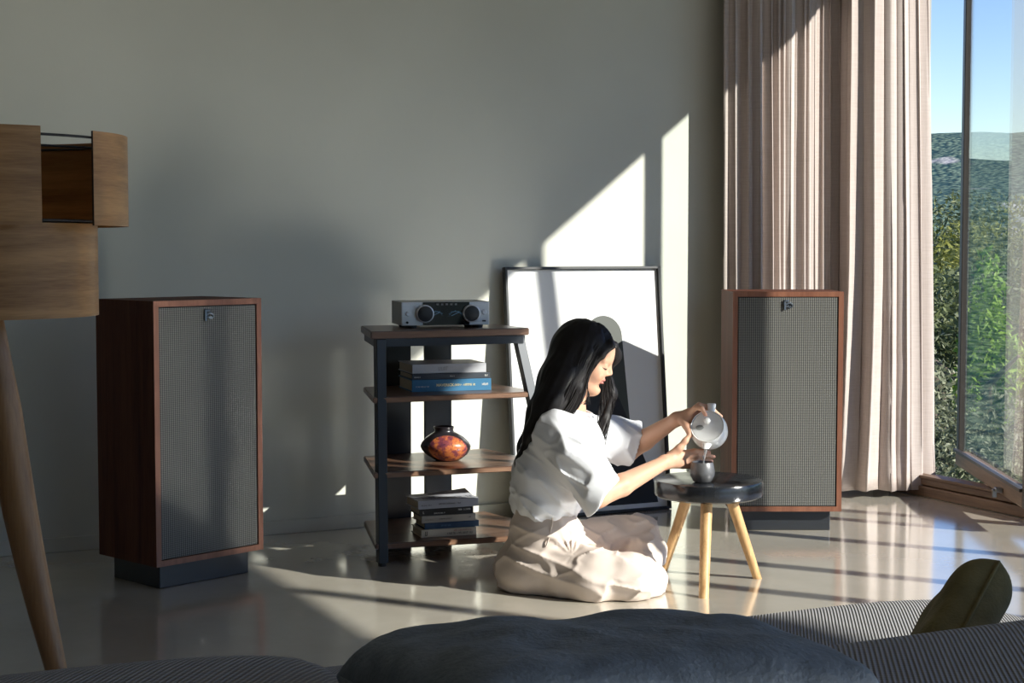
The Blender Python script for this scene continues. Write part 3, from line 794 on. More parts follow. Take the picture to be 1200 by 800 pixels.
# ================================================================== BOOKS
m_paper = mat('book_paper', (0.50, 0.44, 0.34), .9, var=.12, vscale=300, stretch=(.05, .05, 1))
def print_strokes(width, size, m, parent, shear=0.0, seed=[3]):
    """a line of print too small to read: letter-sized strokes with word gaps"""
    seed[0] += 1; r = random.Random(seed[0]); bm = bmesh.new(); x = 0.0; n = 0; hh = size * .34; s = size * .10
    while x < width:
        if n > 3 and r.random() < .2: x += size * .35; n = 0; continue
        w = size * r.uniform(.32, .5); up = hh * (1.3 if r.random() < .25 else 1.0)
        def bar(x0, x1, y0, y1):
            if x1 > x0: prism(bm, [(x0 + shear * y0, y0, 0), (x1 + shear * y0, y0, 0), (x1 + shear * y1, y1, 0), (x0 + shear * y1, y1, 0)], [(x0 + shear * y0, y0, .0003), (x1 + shear * y0, y0, .0003), (x1 + shear * y1, y1, .0003), (x0 + shear * y1, y1, .0003)])
        bar(x, x + s, -hh, up)
        if r.random() < .7: bar(x + w - s, x + w, -hh, hh)
        k = r.choice((-1, 0, 1)); bar(x + s, x + w - s, k * hh * .85 - s / 2, k * hh * .85 + s / 2)
        x += w + size * .12; n += 1
    return bobj('spine_print', bm, m, parent)
def book(x, y, z, rz, w, d, h, cover, label, texts=(), group='books on the rack', curl=0.0):
    """spine towards -y; w along the spine, d deep, h thick"""
    t = thing('book', (x, y, z), rz, label, 'book', group)
    bm = bmesh.new(); ct = min(.0028, h * .14)
    box(bm, (0, 0, 0), (w, d, ct)); box(bm, (0, 0, h - ct), (w, d, h)); box(bm, (0, -.0015, 0), (w, .003, h), .0012)
    c = bobj('cover', bm, cover, t)
    boxobj('page_block', (.004, .004, ct), (w - .004, d - .004, h - ct), m_paper, t)
    for s, size, u, v, mm, sh, bo in texts:
        if isinstance(s, str): text('spine_lettering', s, size, mm, c, (u, -.0019, v * h), (math.pi / 2, 0, 0), sh, bo)
        else:
            o = print_strokes(s, size, mm, c, sh); o.location = (u, -.0019, v * h); o.rotation_euler = (math.pi / 2, 0, 0)
    if curl:
        bm = bmesh.new(); n = 10
        for k in range(n):
            a, b2 = k / n, (k + 1) / n
            zf = lambda q: h + .001 + curl * q * q
            prism(bm, [(w * a, d, zf(a)), (w * b2, d, zf(b2)), (w * b2, d, zf(b2) + .001), (w * a, d, zf(a) + .001)],
                  [(w * a, d * .45, h + .0008), (w * b2, d * .45, h + .0008), (w * b2, d * .45, h + .0016), (w * a, d * .45, h + .0016)])
        bobj('curled_cover', bm, cover, t)
    return t
def cov(n, c, r=.5): return mat('cover_' + n, c, r)
ink_w = mat('ink_white', (.75, .74, .70), .6); ink_y = mat('ink_yellow', (.72, .64, .36), .6); ink_k = mat('ink_black', (.05, .05, .05), .6); ink_r = mat('ink_red', (.45, .10, .07), .6)
G1, G2 = 'large books on the upper shelf', 'paperbacks stacked on the bottom shelf'
bx, by, rz = 2.066, 5.150, math.atan2(-.045, .29)
book(bx, by, .5722, rz, .290, .215, .0425, cov('blue', (.035, .16, .30)), 'thick blue book at the bottom of the upper-shelf stack',
     [('MAVERICK', .0135, .088, .52, ink_y, 0, .0003), (.078, .0105, .155, .52, ink_y, .3, 0), (.048, .007, .014, .42, ink_w, .1, 0), (.022, .011, .256, .52, ink_w, 0, 0)], G1)
book(bx + .002, by + .004, .6150, rz, .286, .205, .0205, cov('charcoal', (.035, .045, .060)), 'thin charcoal book between the blue and the silver book',
     [(.022, .006, .008, .4, ink_w, 0, 0), (.014, .006, .138, .5, ink_w, 0, 0), (.009, .009, .266, .5, ink_w, 0, 0)], G1)
book(bx + .004, by + .007, .6358, rz + .02, .272, .205, .033, cov('silver', (.46, .47, .50)), 'silver-white book on top of the upper-shelf stack',
     [(.034, .019, .095, .5, mat('ink_grey', (.25, .25, .27), .6), 0, 0)], G1)
lx, ly = 2.046, 5.020
book(lx, ly, .0782, -.12, .200, .13, .0268, cov('cream', (.60, .55, .45)), 'cream paperback at the bottom of the lower stack',
     [(.092, .010, .094, .36, ink_k, 0, 0), (.066, .007, .118, .74, ink_r, 0, 0), (.004, .022, .014, .5, ink_k, 0, 0)], G2)
book(lx + .014, ly + .002, .1055, -.10, .198, .125, .0215, cov('navy', (.022, .060, .125)), 'navy blue paperback in the lower stack', [(.035, .008, .06, .5, mat('ink_blue', (.10, .22, .36), .6), 0, 0)], G2)
book(lx + .004, ly + .004, .1275, -.11, .196, .125, .0245, cov('stone', (.42, .39, .34)), 'grey-beige paperback under the black one', [(.045, .0065, .062, .5, ink_k, 0, 0), (.030, .0065, .012, .45, mat('ink_tan', (.28, .22, .16), .6), 0, 0), (.012, .0065, .168, .55, ink_k, 0, 0)], G2)
book(lx - .003, ly + .006, .1525, -.10, .196, .125, .0235, cov('black', (.020, .020, .020)), 'black paperback in the lower stack',
     [(.038, .0065, .052, .32, ink_w, 0, 0), (.042, .008, .140, .68, ink_w, 0, 0), (.003, .012, .012, .5, ink_w, 0, 0)], G2)
tb = book(lx - .010, ly + .002, .1765, -.06, .222, .135, .030, cov('greymag', (.40, .41, .45)), 'grey softcover with curled cover on top of the lower stack',
          [(.035, .006, .012, .42, ink_k, 0, 0), (.085, .0075, .075, .5, ink_k, .15, 0)], G2, curl=.012)
o = print_strokes(.165, .040, mat('ink_slate', (.10, .11, .14), .6), tb); o.name = 'cover_print'; o.location = (.03, .038, .0304)

# ================================================================== VASE
def vase():
    c = on_z(527, 540, .318); c = Vector((2.215, 5.185, .3182))
    t = thing('vase', c, -YAW, 'squat dark vase with a mottled orange and purple patch', 'vase')
    bm = bmesh.new()
    prof = [(0, 0), (.040, 0), (.052, .006), (.072, .022), (.084, .042), (.0875, .054), (.083, .067), (.068, .084), (.048, .097), (.0365, .103), (.0345, .110), (.037, .116), (.0385, .121), (.036, .1225), (.032, .118), (.030, .105), (0, .098)]
    lathe(bm, prof, 56)
    for v in bm.verts:
        v.co.x *= 1.0 + .04 * math.sin(v.co.z * 40); v.co.y *= .92; v.co.x -= .012 * (v.co.z / .12)
        v.co.z += -.05 * max(0, abs(v.co.x) - .05) if v.co.z > .03 else 0
    o = bobj('vase_body', bm, None, t, smooth=50)
    m = bpy.data.materials.new('raku_glaze'); m.use_nodes = True
    nt = m.node_tree; p = nt.nodes['Principled BSDF']; p.inputs['Roughness'].default_value = .28; p.inputs['Coat Weight'].default_value = .4
    tc = nt.nodes.new('ShaderNodeTexCoord'); mp = nt.nodes.new('ShaderNodeMapping'); mp.vector_type = 'TEXTURE'
    mp.inputs['Location'].default_value = (.008, -.070, .046); mp.inputs['Scale'].default_value = (.072, .075, .050); mp.inputs['Rotation'].default_value = (0, .12, 0)
    nt.links.new(tc.outputs['Object'], mp.inputs[0])
    ln = nt.nodes.new('ShaderNodeVectorMath'); ln.operation = 'LENGTH'; nt.links.new(mp.outputs[0], ln.inputs[0])
    n = nt.nodes.new('ShaderNodeTexNoise'); n.inputs['Scale'].default_value = 34; n.inputs['Detail'].default_value = 7; n.inputs['Roughness'].default_value = .65
    n2 = nt.nodes.new('ShaderNodeTexNoise'); n2.inputs['Scale'].default_value = 160; n2.inputs['Detail'].default_value = 3
    for q in (n, n2): nt.links.new(tc.outputs['Object'], q.inputs['Vector'])
    r = nt.nodes.new('ShaderNodeValToRGB'); cr = r.color_ramp
    cr.elements[0].color = (.10, .025, .05, 1); cr.elements[0].position = .36
    cr.elements[1].color = (.55, .19, .06, 1); cr.elements[1].position = .64
    e = cr.elements.new(.47); e.color = (.22, .055, .06, 1); e = cr.elements.new(.53); e.color = (.46, .13, .045, 1)
    nt.links.new(n.outputs['Fac'], r.inputs[0])
    sp = nt.nodes.new('ShaderNodeValToRGB'); sp.color_ramp.elements[0].position = .60; sp.color_ramp.elements[1].position = .66
    sp.color_ramp.elements[0].color = (1, 1, 1, 1); sp.color_ramp.elements[1].color = (.18, .12, .12, 1); nt.links.new(n2.outputs['Fac'], sp.inputs[0])
    mm = nt.nodes.new('ShaderNodeMix'); mm.data_type = 'RGBA'; mm.blend_type = 'MULTIPLY'; mm.inputs['Factor'].default_value = .8
    nt.links.new(r.outputs[0], mm.inputs['A']); nt.links.new(sp.outputs[0], mm.inputs['B'])
    ed = nt.nodes.new('ShaderNodeMapRange'); ed.inputs['From Min'].default_value = .97; ed.inputs['From Max'].default_value = 1.03; ed.inputs['To Min'].default_value = 1; ed.inputs['To Max'].default_value = 0
    nt.links.new(ln.outputs['Value'], ed.inputs[0])
    mx = nt.nodes.new('ShaderNodeMix'); mx.data_type = 'RGBA'; mx.inputs['A'].default_value = (.018, .016, .020, 1)
    nt.links.new(ed.outputs[0], mx.inputs['Factor']); nt.links.new(mm.outputs['Result'], mx.inputs['B']); nt.links.new(mx.outputs['Result'], p.inputs['Base Color'])
    o.data.materials.append(m)
vase()

# ================================================================== LEANING POSTER
def poster():
    W, H, fd = .715, 1.006, .028
    bl = Vector((2.672, 5.592, 0.0)); lean = math.asin((5.695 - 5.592 - .0) / H)
    t = thing('framed_poster', bl, 0, 'large black-framed poster leaning on the wall behind the woman', 'poster')
    t.rotation_euler = (-lean, 0, 0)
    fr = .011
    for nm, lo, hi in (('frame_bar', (0, -fd, 0), (fr, 0, H)), ('frame_bar', (W - fr, -fd, 0), (W, 0, H)), ('frame_bar', (fr, -fd, 0), (W - fr, 0, fr)), ('frame_bar', (fr, -fd, H - fr), (W - fr, 0, H))):
        boxobj(nm, lo, hi, m_black, t, .0015)
    boxobj('backing', (fr, -.008, fr), (W - fr, -.001, H - fr), m_black, t)
    s = boxobj('print_sheet', (fr + .0005, -.012, fr + .0005), (W - fr - .0005, -.0085, H - fr - .0005), mat('poster_paper', (.74, .74, .73), .55, spec=.3), t)
    def shape(name, pts, m, y):
        bm = bmesh.new(); prism(bm, [(x, y, z) for x, z in pts], [(x, y + .0006, z) for x, z in pts]); bobj(name, bm, m, s)
    # arch with a rounded head, then the steep black figure in front of it
    arch = [(.335, .35)] + [(.44 + .085 * math.cos(a) - .0, .72 + .085 * math.sin(a)) for a in [math.pi - math.pi * k / 18 for k in range(19)]] + [(.545, .35)]
    shape('printed_arch', arch, mat('print_olive', (.052, .058, .05), .5), -.0127)
    shape('printed_figure', [(.06, .03), (.07, .14), (.20, .33), (.30, .52), (.38, .62), (.44, .60), (.50, .46), (.58, .27), (.64, .13), (.66, .03)], mat('print_black', (.014, .015, .018), .45), -.0134)
poster()

# ================================================================== STOOL
def stool():
    cx, cy = 2.744, 4.284
    t = thing('side_stool', (cx, cy, 0), 0, 'round black-topped stool on three pale wooden legs', 'stool')
    m_top = mat('black_lacquer', (.016, .018, .022), .2, var=.3, vscale=14, bump=.25, bscale=26, spec=.6)
    bm = bmesh.new(); R = .1745; zt, th = .337, .056
    lathe(bm, [(0, zt - th), (R * .93, zt - th), (R * .985, zt - th + .006), (R, zt - th + .016), (R, zt - .008), (R * .985, zt - .002), (R * .96, zt), (0, zt)], 64)
    for v in bm.verts:
        a = math.atan2(v.co.y, v.co.x); q = 1 + .006 * math.sin(3 * a + 1) + .004 * math.sin(7 * a); v.co.x *= q; v.co.y *= q
    bobj('stool_top', bm, m_top, t, smooth=40)
    m_oak = wood('oak_leg', (.40, .22, .09), (.62, .40, .19), 'Z', 40, .45)
    for fx, fy in ((2.611, 4.098), (2.925, 4.268), (2.700, 4.492)):
        d = Vector((fx - cx, fy - cy, 0)); top = d * .42; top.z = zt - th + .004
        bm = bmesh.new(); ax = (top - d).normalized()
        tube(bm, [d, d + (top - d) * .5, top], [.0155, .0172, .019], 16)
        for v in bm.verts:
            if v.co.z < .02 and (v.co - d).length < .03: v.co.z = 0.0
        bobj('leg', bm, m_oak, t, smooth=50)
stool()

# ================================================================== CUP, TEAPOT, WATER
CUP = Vector(at_depth(823, 560, 4.97)); CUP.z = .3372
def cup():
    m = mat('grey_stoneware', (.13, .13, .135), .38, .25, var=.12, vscale=40, bump=.12, bscale=120)
    bm = bmesh.new()
    lathe(bm, [(0, 0), (.022, 0), (.030, .006), (.0385, .024), (.0398, .034), (.037, .052), (.0335, .064), (.0325, .0655), (.031, .064), (.034, .05), (.036, .034), (.028, .012), (0, .008)], 40)
    o = bobj('cup', bm, m, None, smooth=60); o.location = CUP
    tag(o, 'small rounded grey stoneware cup on the black stool', 'cup')
cup()

def teapot():
    A = Vector(tuple(-.25 * RT - .84 * FH + np.array([0, 0, .48]))).normalized()
    X = (Vector((0, 0, -1)) + A * A.z).normalized(); Y = A.cross(X)
    R3 = Matrix((X, Y, A)).transposed()
    lidc = Vector(at_depth(829, 499, 4.985))
    t = thing('teapot', lidc - A * .078, 0, 'white porcelain teapot tilted to pour into the cup', 'teapot')
    t.rotation_euler = R3.to_euler()
    m = mat('white_porcelain', (.84, .845, .84), .22, spec=.5, coat=.3)
    bm = bmesh.new()
    lathe(bm, [(0, 0), (.040, 0), (.050, .004), (.0575, .020), (.0595, .042), (.057, .064), (.0535, .076), (.0525, .0785), (.0505, .077), (.0520, .068), (.0545, .042), (.046, .012), (0, .008)], 48)
    body = bobj('pot_body', bm, m, t, smooth=50)
    bm = bmesh.new(); lathe(bm, [(.050, .0735), (.049, .0765), (.036, .0775), (.033, .0770), (0, .0785)], 48)
    lid = bobj('lid', bm, m, t, smooth=40)
    bm = bmesh.new(); lathe(bm, [(.004, .078), (.006, .084), (.0105, .089), (.0105, .096), (.006, .100), (0, .101)], 24, (-.012, 0, 0)); bobj('lid_knob', bm, m, lid, smooth=60)
    bm = bmesh.new(); lathe(bm, [(0, .0782), (.0125, .0782), (.013, .0790), (.0115, .0795), (0, .0793)], 24, (.006, -.024, 0))
    for v in bm.verts: v.co.x = .006 + (v.co.x - .006) * .6
    bobj('vent_shade', bm, mat('vent_shade_grey', (.33, .34, .33), .4), lid, smooth=60)  # grey disc: the dark inside of the vent hole, put in as colour
    # short beak spout: a hollow tapering gutter
    bm = bmesh.new(); n = 20; rings = []
    for q, (cx, cz, rx, rz) in enumerate([(.044, .050, .020, .022), (.060, .060, .015, .016), (.074, .070, .010, .0095), (.074, .070, .0085, .008), (.058, .060, .012, .013)]):
        rings.append([bm.verts.new((cx + rz * .5 * math.sin(a), rx * math.cos(a), cz + rz * math.sin(a))) for a in [2 * math.pi * k / n for k in range(n)]])
    for Ra, Rb in zip(rings, rings[1:]):
        for k in range(n): bm.faces.new((Ra[k], Ra[(k + 1) % n], Rb[(k + 1) % n], Rb[k]))
    bobj('spout', bm, m, t, smooth=60)
    bm = bmesh.new()
    tube(bm, [(-.050, .004, .050), (-.066, .004, .056), (-.082, .004, .062), (-.0845, .004, .063)], [.012, .0125, .0145, .012], 18)
    bobj('side_handle', bm, m, t, smooth=60)
    tip = lidc - A * .078 + R3 @ Vector((.0745, 0, .070))
    bm = bmesh.new(); pts = []; rr = []
    for k in range(15):
        q = k / 14; z = tip.z + (CUP.z + .05 - tip.z) * q
        pts.append((CUP.x * min(1, q * 1.0) + tip.x * (1 - q) + .0006 * math.sin(9 * q), CUP.y * q + tip.y * (1 - q), z)); rr.append(.0046 - .0014 * q + .0006 * math.sin(17 * q))
    tube(bm, pts, rr, 10)
    mw = bpy.data.materials.new('water'); mw.use_nodes = True
    p = mw.node_tree.nodes['Principled BSDF']; p.inputs['Transmission Weight'].default_value = 1; p.inputs['IOR'].default_value = 1.33; p.inputs['Base Color'].default_value = (.9, .94, .96, 1); p.inputs['Transmission Weight'].default_value = .75; p.inputs['Roughness'].default_value = .03
    o = bobj('water_stream', bm, mw, None, smooth=60)
    tag(o, 'thin clear stream of water falling into the cup', 'water')
teapot()

# ================================================================== FLOOR LAMP
def lamp():
    cx, cy = (FH * 3.6 + RT * (-625 / F_PX * 3.6))[:2]
    t = thing('floor_lamp', (cx, cy, 0), 0, 'tripod floor lamp with curved wood veneer shade in two tiers', 'lamp')
    m_v = wood('veneer', (.25, .115, .035), (.47, .245, .088), 'XY', 34, .4, .07)
    m_in = wood('veneer_inside', (.24, .10, .025), (.44, .20, .058), 'XY', 34, .42, .07)
    m_e = mat('veneer_edge', (.05, .03, .02), .6)
    nF = math.atan2(-FH[1], -FH[0])                       # towards the camera
    def shell(name, R, a0, a1, z0, z1, bulge=0.0):
        """curved veneer sheet between two angles (degrees, 0 = to the camera, 90 = to the right)"""
        bm = bmesh.new(); n = max(8, int(abs(a1 - a0) / 4)); th = .005
        rings = []
        for k in range(n + 1):
            a = nF + math.radians(a0 + (a1 - a0) * k / n); c, s = math.cos(a), math.sin(a)
            rings.append([bm.verts.new(((R - q) * c, (R - q) * s, z)) for q, z in ((0, z0), (0, z1), (th, z1), (th, z0))])
        for A, B in zip(rings, rings[1:]):
            for k in range(4):
                f = bm.faces.new((A[k], A[(k + 1) % 4], B[(k + 1) % 4], B[k])); f.material_index = (0, 2, 1, 2)[k]
        for f in (bm.faces.new(rings[0]), bm.faces.new(rings[-1][::-1])): f.material_index = 2
        o = bobj(name, bm, m_v, t, smooth=30); o.data.materials.append(m_in); o.data.materials.append(m_e)
        return o
    shell('upper_shade', .335, 65, 354, 1.128, 1.334)
    shell('upper_shade', .342, -90, 41, 1.128, 1.336)
    shell('lower_shade', .265, 0, 359.5, .925, 1.134)
    bm = bmesh.new()
    for z, R in ((1.320, .325), (1.14, .26), (.95, .255)):
        tube(bm, [(R * math.cos(a), R * math.sin(a), z) for a in [2 * math.pi * k / 40 for k in range(41)]], .003, 6)
        for k in range(3):
            a = k * 2.094 + .4; tube(bm, [(0, 0, z), (R * math.cos(a), R * math.sin(a), z)], .003, 6)
    bobj('wire_ring', bm, m_black, t)
    bm = bmesh.new(); lathe(bm, [(0, .90), (.05, .90), (.055, .93), (.05, .96), (.016, .965), (.016, 1.1), (.02, 1.1), (.02, 1.16), (0, 1.165)], 20); bobj('hub', bm, m_black, t, smooth=40)
    bm = bmesh.new(); lathe(bm, [(0, 1.165), (.014, 1.165), (.016, 1.185), (.03, 1.215), (.03, 1.235), (.018, 1.258), (0, 1.264)], 20); bobj('bulb', bm, mat('bulb_glass', (.8, .8, .78), .3), t, smooth=60)
    m_leg = wood('lamp_leg', (.20, .10, .042), (.36, .20, .09), 'Z', 20, .4)
    rel = RT * .187
    for k in range(3):
        a = k * 2 * math.pi / 3
        d = Vector((rel[0] * math.cos(a) - rel[1] * math.sin(a), rel[0] * math.sin(a) + rel[1] * math.cos(a), 0))
        pts = []; rr = []
        for q in range(9):
            s = q / 8; w = s + .09 * math.sin(math.pi * s)
            p = d * (1 - s * .88) + Vector((0, 0, .94 * s)); pts.append(p - d * .10 * math.sin(math.pi * s)); rr.append(.019 + .023 * math.sin(min(1, s * 1.35) * math.pi / 2) - .014 * max(0, s - .75) * 4)
        bm = bmesh.new(); tube(bm, pts, rr, 18)
        for v in bm.verts: v.co.z = max(v.co.z, 0)
        bobj('leg', bm, m_leg, t, smooth=60)
lamp()

# ================================================================== SOFA
def soft_box(name, lo, hi, bev, material, parent, puff=0.0, seg=4, seed=0):
    bm = bmesh.new(); box(bm, lo, hi)
    bmesh.ops.subdivide_edges(bm, edges=list(bm.edges), cuts=7, use_grid_fill=True)
    c = [(a + b) / 2 for a, b in zip(lo, hi)]; h = [(b - a) / 2 for a, b in zip(lo, hi)]
    for v in bm.verts:
        q = [(v.co[i] - c[i]) for i in range(3)]
        core = [max(-h[i] + bev, min(h[i] - bev, q[i])) for i in range(3)]
        d = Vector([q[i] - core[i] for i in range(3)])
        if d.length > 1e-6: d = d.normalized() * bev
        p = Vector(core) + d
        u = [q[i] / h[i] for i in range(3)]
        f = [1 - min(1, abs(u[i])) ** 2 for i in range(3)]
        for i in range(3):
            j, k = (i + 1) % 3, (i + 2) % 3
            p[i] += puff * u[i] * f[j] * f[k]
        v.co = Vector(c) + p
    o = bobj(name, bm, material, parent, smooth=180)
    md = o.modifiers.new('round', 'SUBSURF'); md.levels = 1; md.render_levels = 2
    return o
def sofa():
    t = thing('sofa', (0.9, 1.8, 0), 0, 'long low sofa in grey ribbed upholstery in front of the camera', 'sofa')
    t['label'] = 'long low sofa upholstered in grey ribbed fabric'
    O = Vector((.9, 1.8, 0))
    m = ribbed('ribbed_fabric', (.14, .136, .142), (.31, .298, .292), .0056, 'X')
    S = lambda x, y, z: tuple(Vector((x, y, z)) - O)
    soft_box('base', S(-.9, .98, .05), S(2.08, 2.40, .27), .04, m, t)
    soft_box('seat_cushion', S(-.9, 1.50, .272), S(.545, 2.425, .42), .055, m, t, .012)
    soft_box('seat_cushion', S(.55, 1.50, .272), S(2.10, 2.425, .42), .055, m, t, .012)
    soft_box('back_cushion', S(-.9, .98, .272), S(.515, 1.545, .692), .045, m, t, .006)
    soft_box('back_cushion', S(.52, .98, .272), S(2.10, 1.525, .622), .045, m, t, .006)
    for x, y in ((-.8, 1.06), (2.0, 1.06), (-.8, 2.3), (2.0, 2.3)):
        boxobj('foot', S(x - .03, y - .03, 0), S(x + .03, y + .03, .052), m_black, t)
sofa()

def cushion(name, M, w, h, th, material, label, seed, n=40, wr=.004, corner=.12, full=2.6):
    """two-sided stuffed pillow: pinched corners, seam, creases"""
    V = []; Fq = []
    for s in (1, -1):
        for j in range(n + 1):
            for i in range(n + 1):
                u, v = 2 * i / n - 1, 2 * j / n - 1
                pu = u * (1 - corner * .45 * (1 - v * v) ** 1.0 * abs(u) ** 3 * 0 - corner * (1 - (abs(v)) ** 2.2) * .5 * abs(u) ** 2)
                pv = v * (1 - corner * (1 - (abs(u)) ** 2.2) * .5 * abs(v) ** 2)
                e = max(0, (1 - abs(u) ** full)) * max(0, (1 - abs(v) ** full))
                V.append((pu * w / 2, pv * h / 2, s * th / 2 * e ** .42))
    V = np.array(V); N = (n + 1) ** 2
    U = V.copy(); U[:, 2] *= .3
    edge = np.clip(np.abs(V[:, 2]) / (th * .25), 0, 1)
    ang = U[:, 0] * 60 + U[:, 1] * 40 + 4.0 * vnoise(U * 9, seed)
    cr = (1 - np.abs(np.sin(ang)) ** .6) * vnoise(U * 6 + 5, seed + 1).clip(0, 1)
    V[:, 2] += np.sign(V[:, 2]) * edge * wr * (vnoise(U * 14, seed) * 1.2 + vnoise(U * 34, seed + 3) * .6 - 3.0 * cr)
    for s in range(2):
        for j in range(n):
            for i in range(n):
                a = s * N + j * (n + 1) + i; q = (a, a + 1, a + n + 2, a + n + 1); Fq.append(q if s == 0 else q[::-1])
    bm = bmesh.new(); vs = [bm.verts.new(p) for p in V]
    for q in Fq: bm.faces.new([vs[k] for k in q])
    bmesh.ops.remove_doubles(bm, verts=bm.verts, dist=1e-5)
    t = thing(name, M.to_translation(), 0, label, 'cushion'); t.rotation_euler = M.to_euler()
    o = bobj('cushion_cover', bm, material, t, smooth=180)
    md = o.modifiers.new('round', 'SUBSURF'); md.levels = 1; md.render_levels = 1
    bm = bmesh.new(); ring = []
    def edge_pt(u, v):
        return (u * (1 - corner * (1 - abs(v) ** 2.2) * .5 * abs(u) ** 2) * w / 2, v * (1 - corner * (1 - abs(u) ** 2.2) * .5 * abs(v) ** 2) * h / 2, 0)
    for k in range(96):
        q = k / 24; s = q % 1 * 2 - 1
        ring.append(edge_pt(*[(s, -1), (1, s), (-s, 1), (-1, -s)][int(q)]))
    for _ in range(4): ring = [tuple((ring[k - 1][i] + 2 * ring[k][i] + ring[(k + 1) % 96][i]) / 4 for i in range(3)) for k in range(96)]
    tube(bm, ring + [ring[0]], .0026, 6); bobj('piping', bm, material, t, smooth=60)
m_blue = mat('blue_linen', (.19, .225, .27), .92, var=.22, vscale=30, bump=.5, bscale=160)
m_ol = mat('olive_linen', (.21, .175, .075), .92, var=.2, vscale=30, bump=.3, bscale=240)
M = Matrix.Translation((.668, 1.215, .690)) @ Matrix.Rotation(math.radians(0), 4, 'Z') @ Matrix.Rotation(math.radians(-5), 4, 'X') @ Matrix.Rotation(math.radians(2.5), 4, 'Y')
cushion('scatter_cushion', M, .400, .30, .105, m_blue, 'wrinkled slate-blue linen cushion lying along the sofa back', 4, n=64, wr=.0055, corner=.02, full=5.5)
e1 = Vector((.736 * .5, -.677 * .5, .866)); e2 = Vector((.677, .736, 0)); e3 = e1.cross(e2)      # leans over to the right, seen nearly edge-on
xa = (e1 + e2).normalized(); ya = (e1 - e2).normalized(); za = xa.cross(ya)
M = Matrix.Translation((1.568, 1.785, .517)) @ Matrix((xa, ya, za)).transposed().to_4x4()
cushion('scatter_cushion', M, .185, .185, .095, m_ol, 'small olive green cushion standing on its corner on the sofa', 9, n=26, full=5.0, corner=.0)

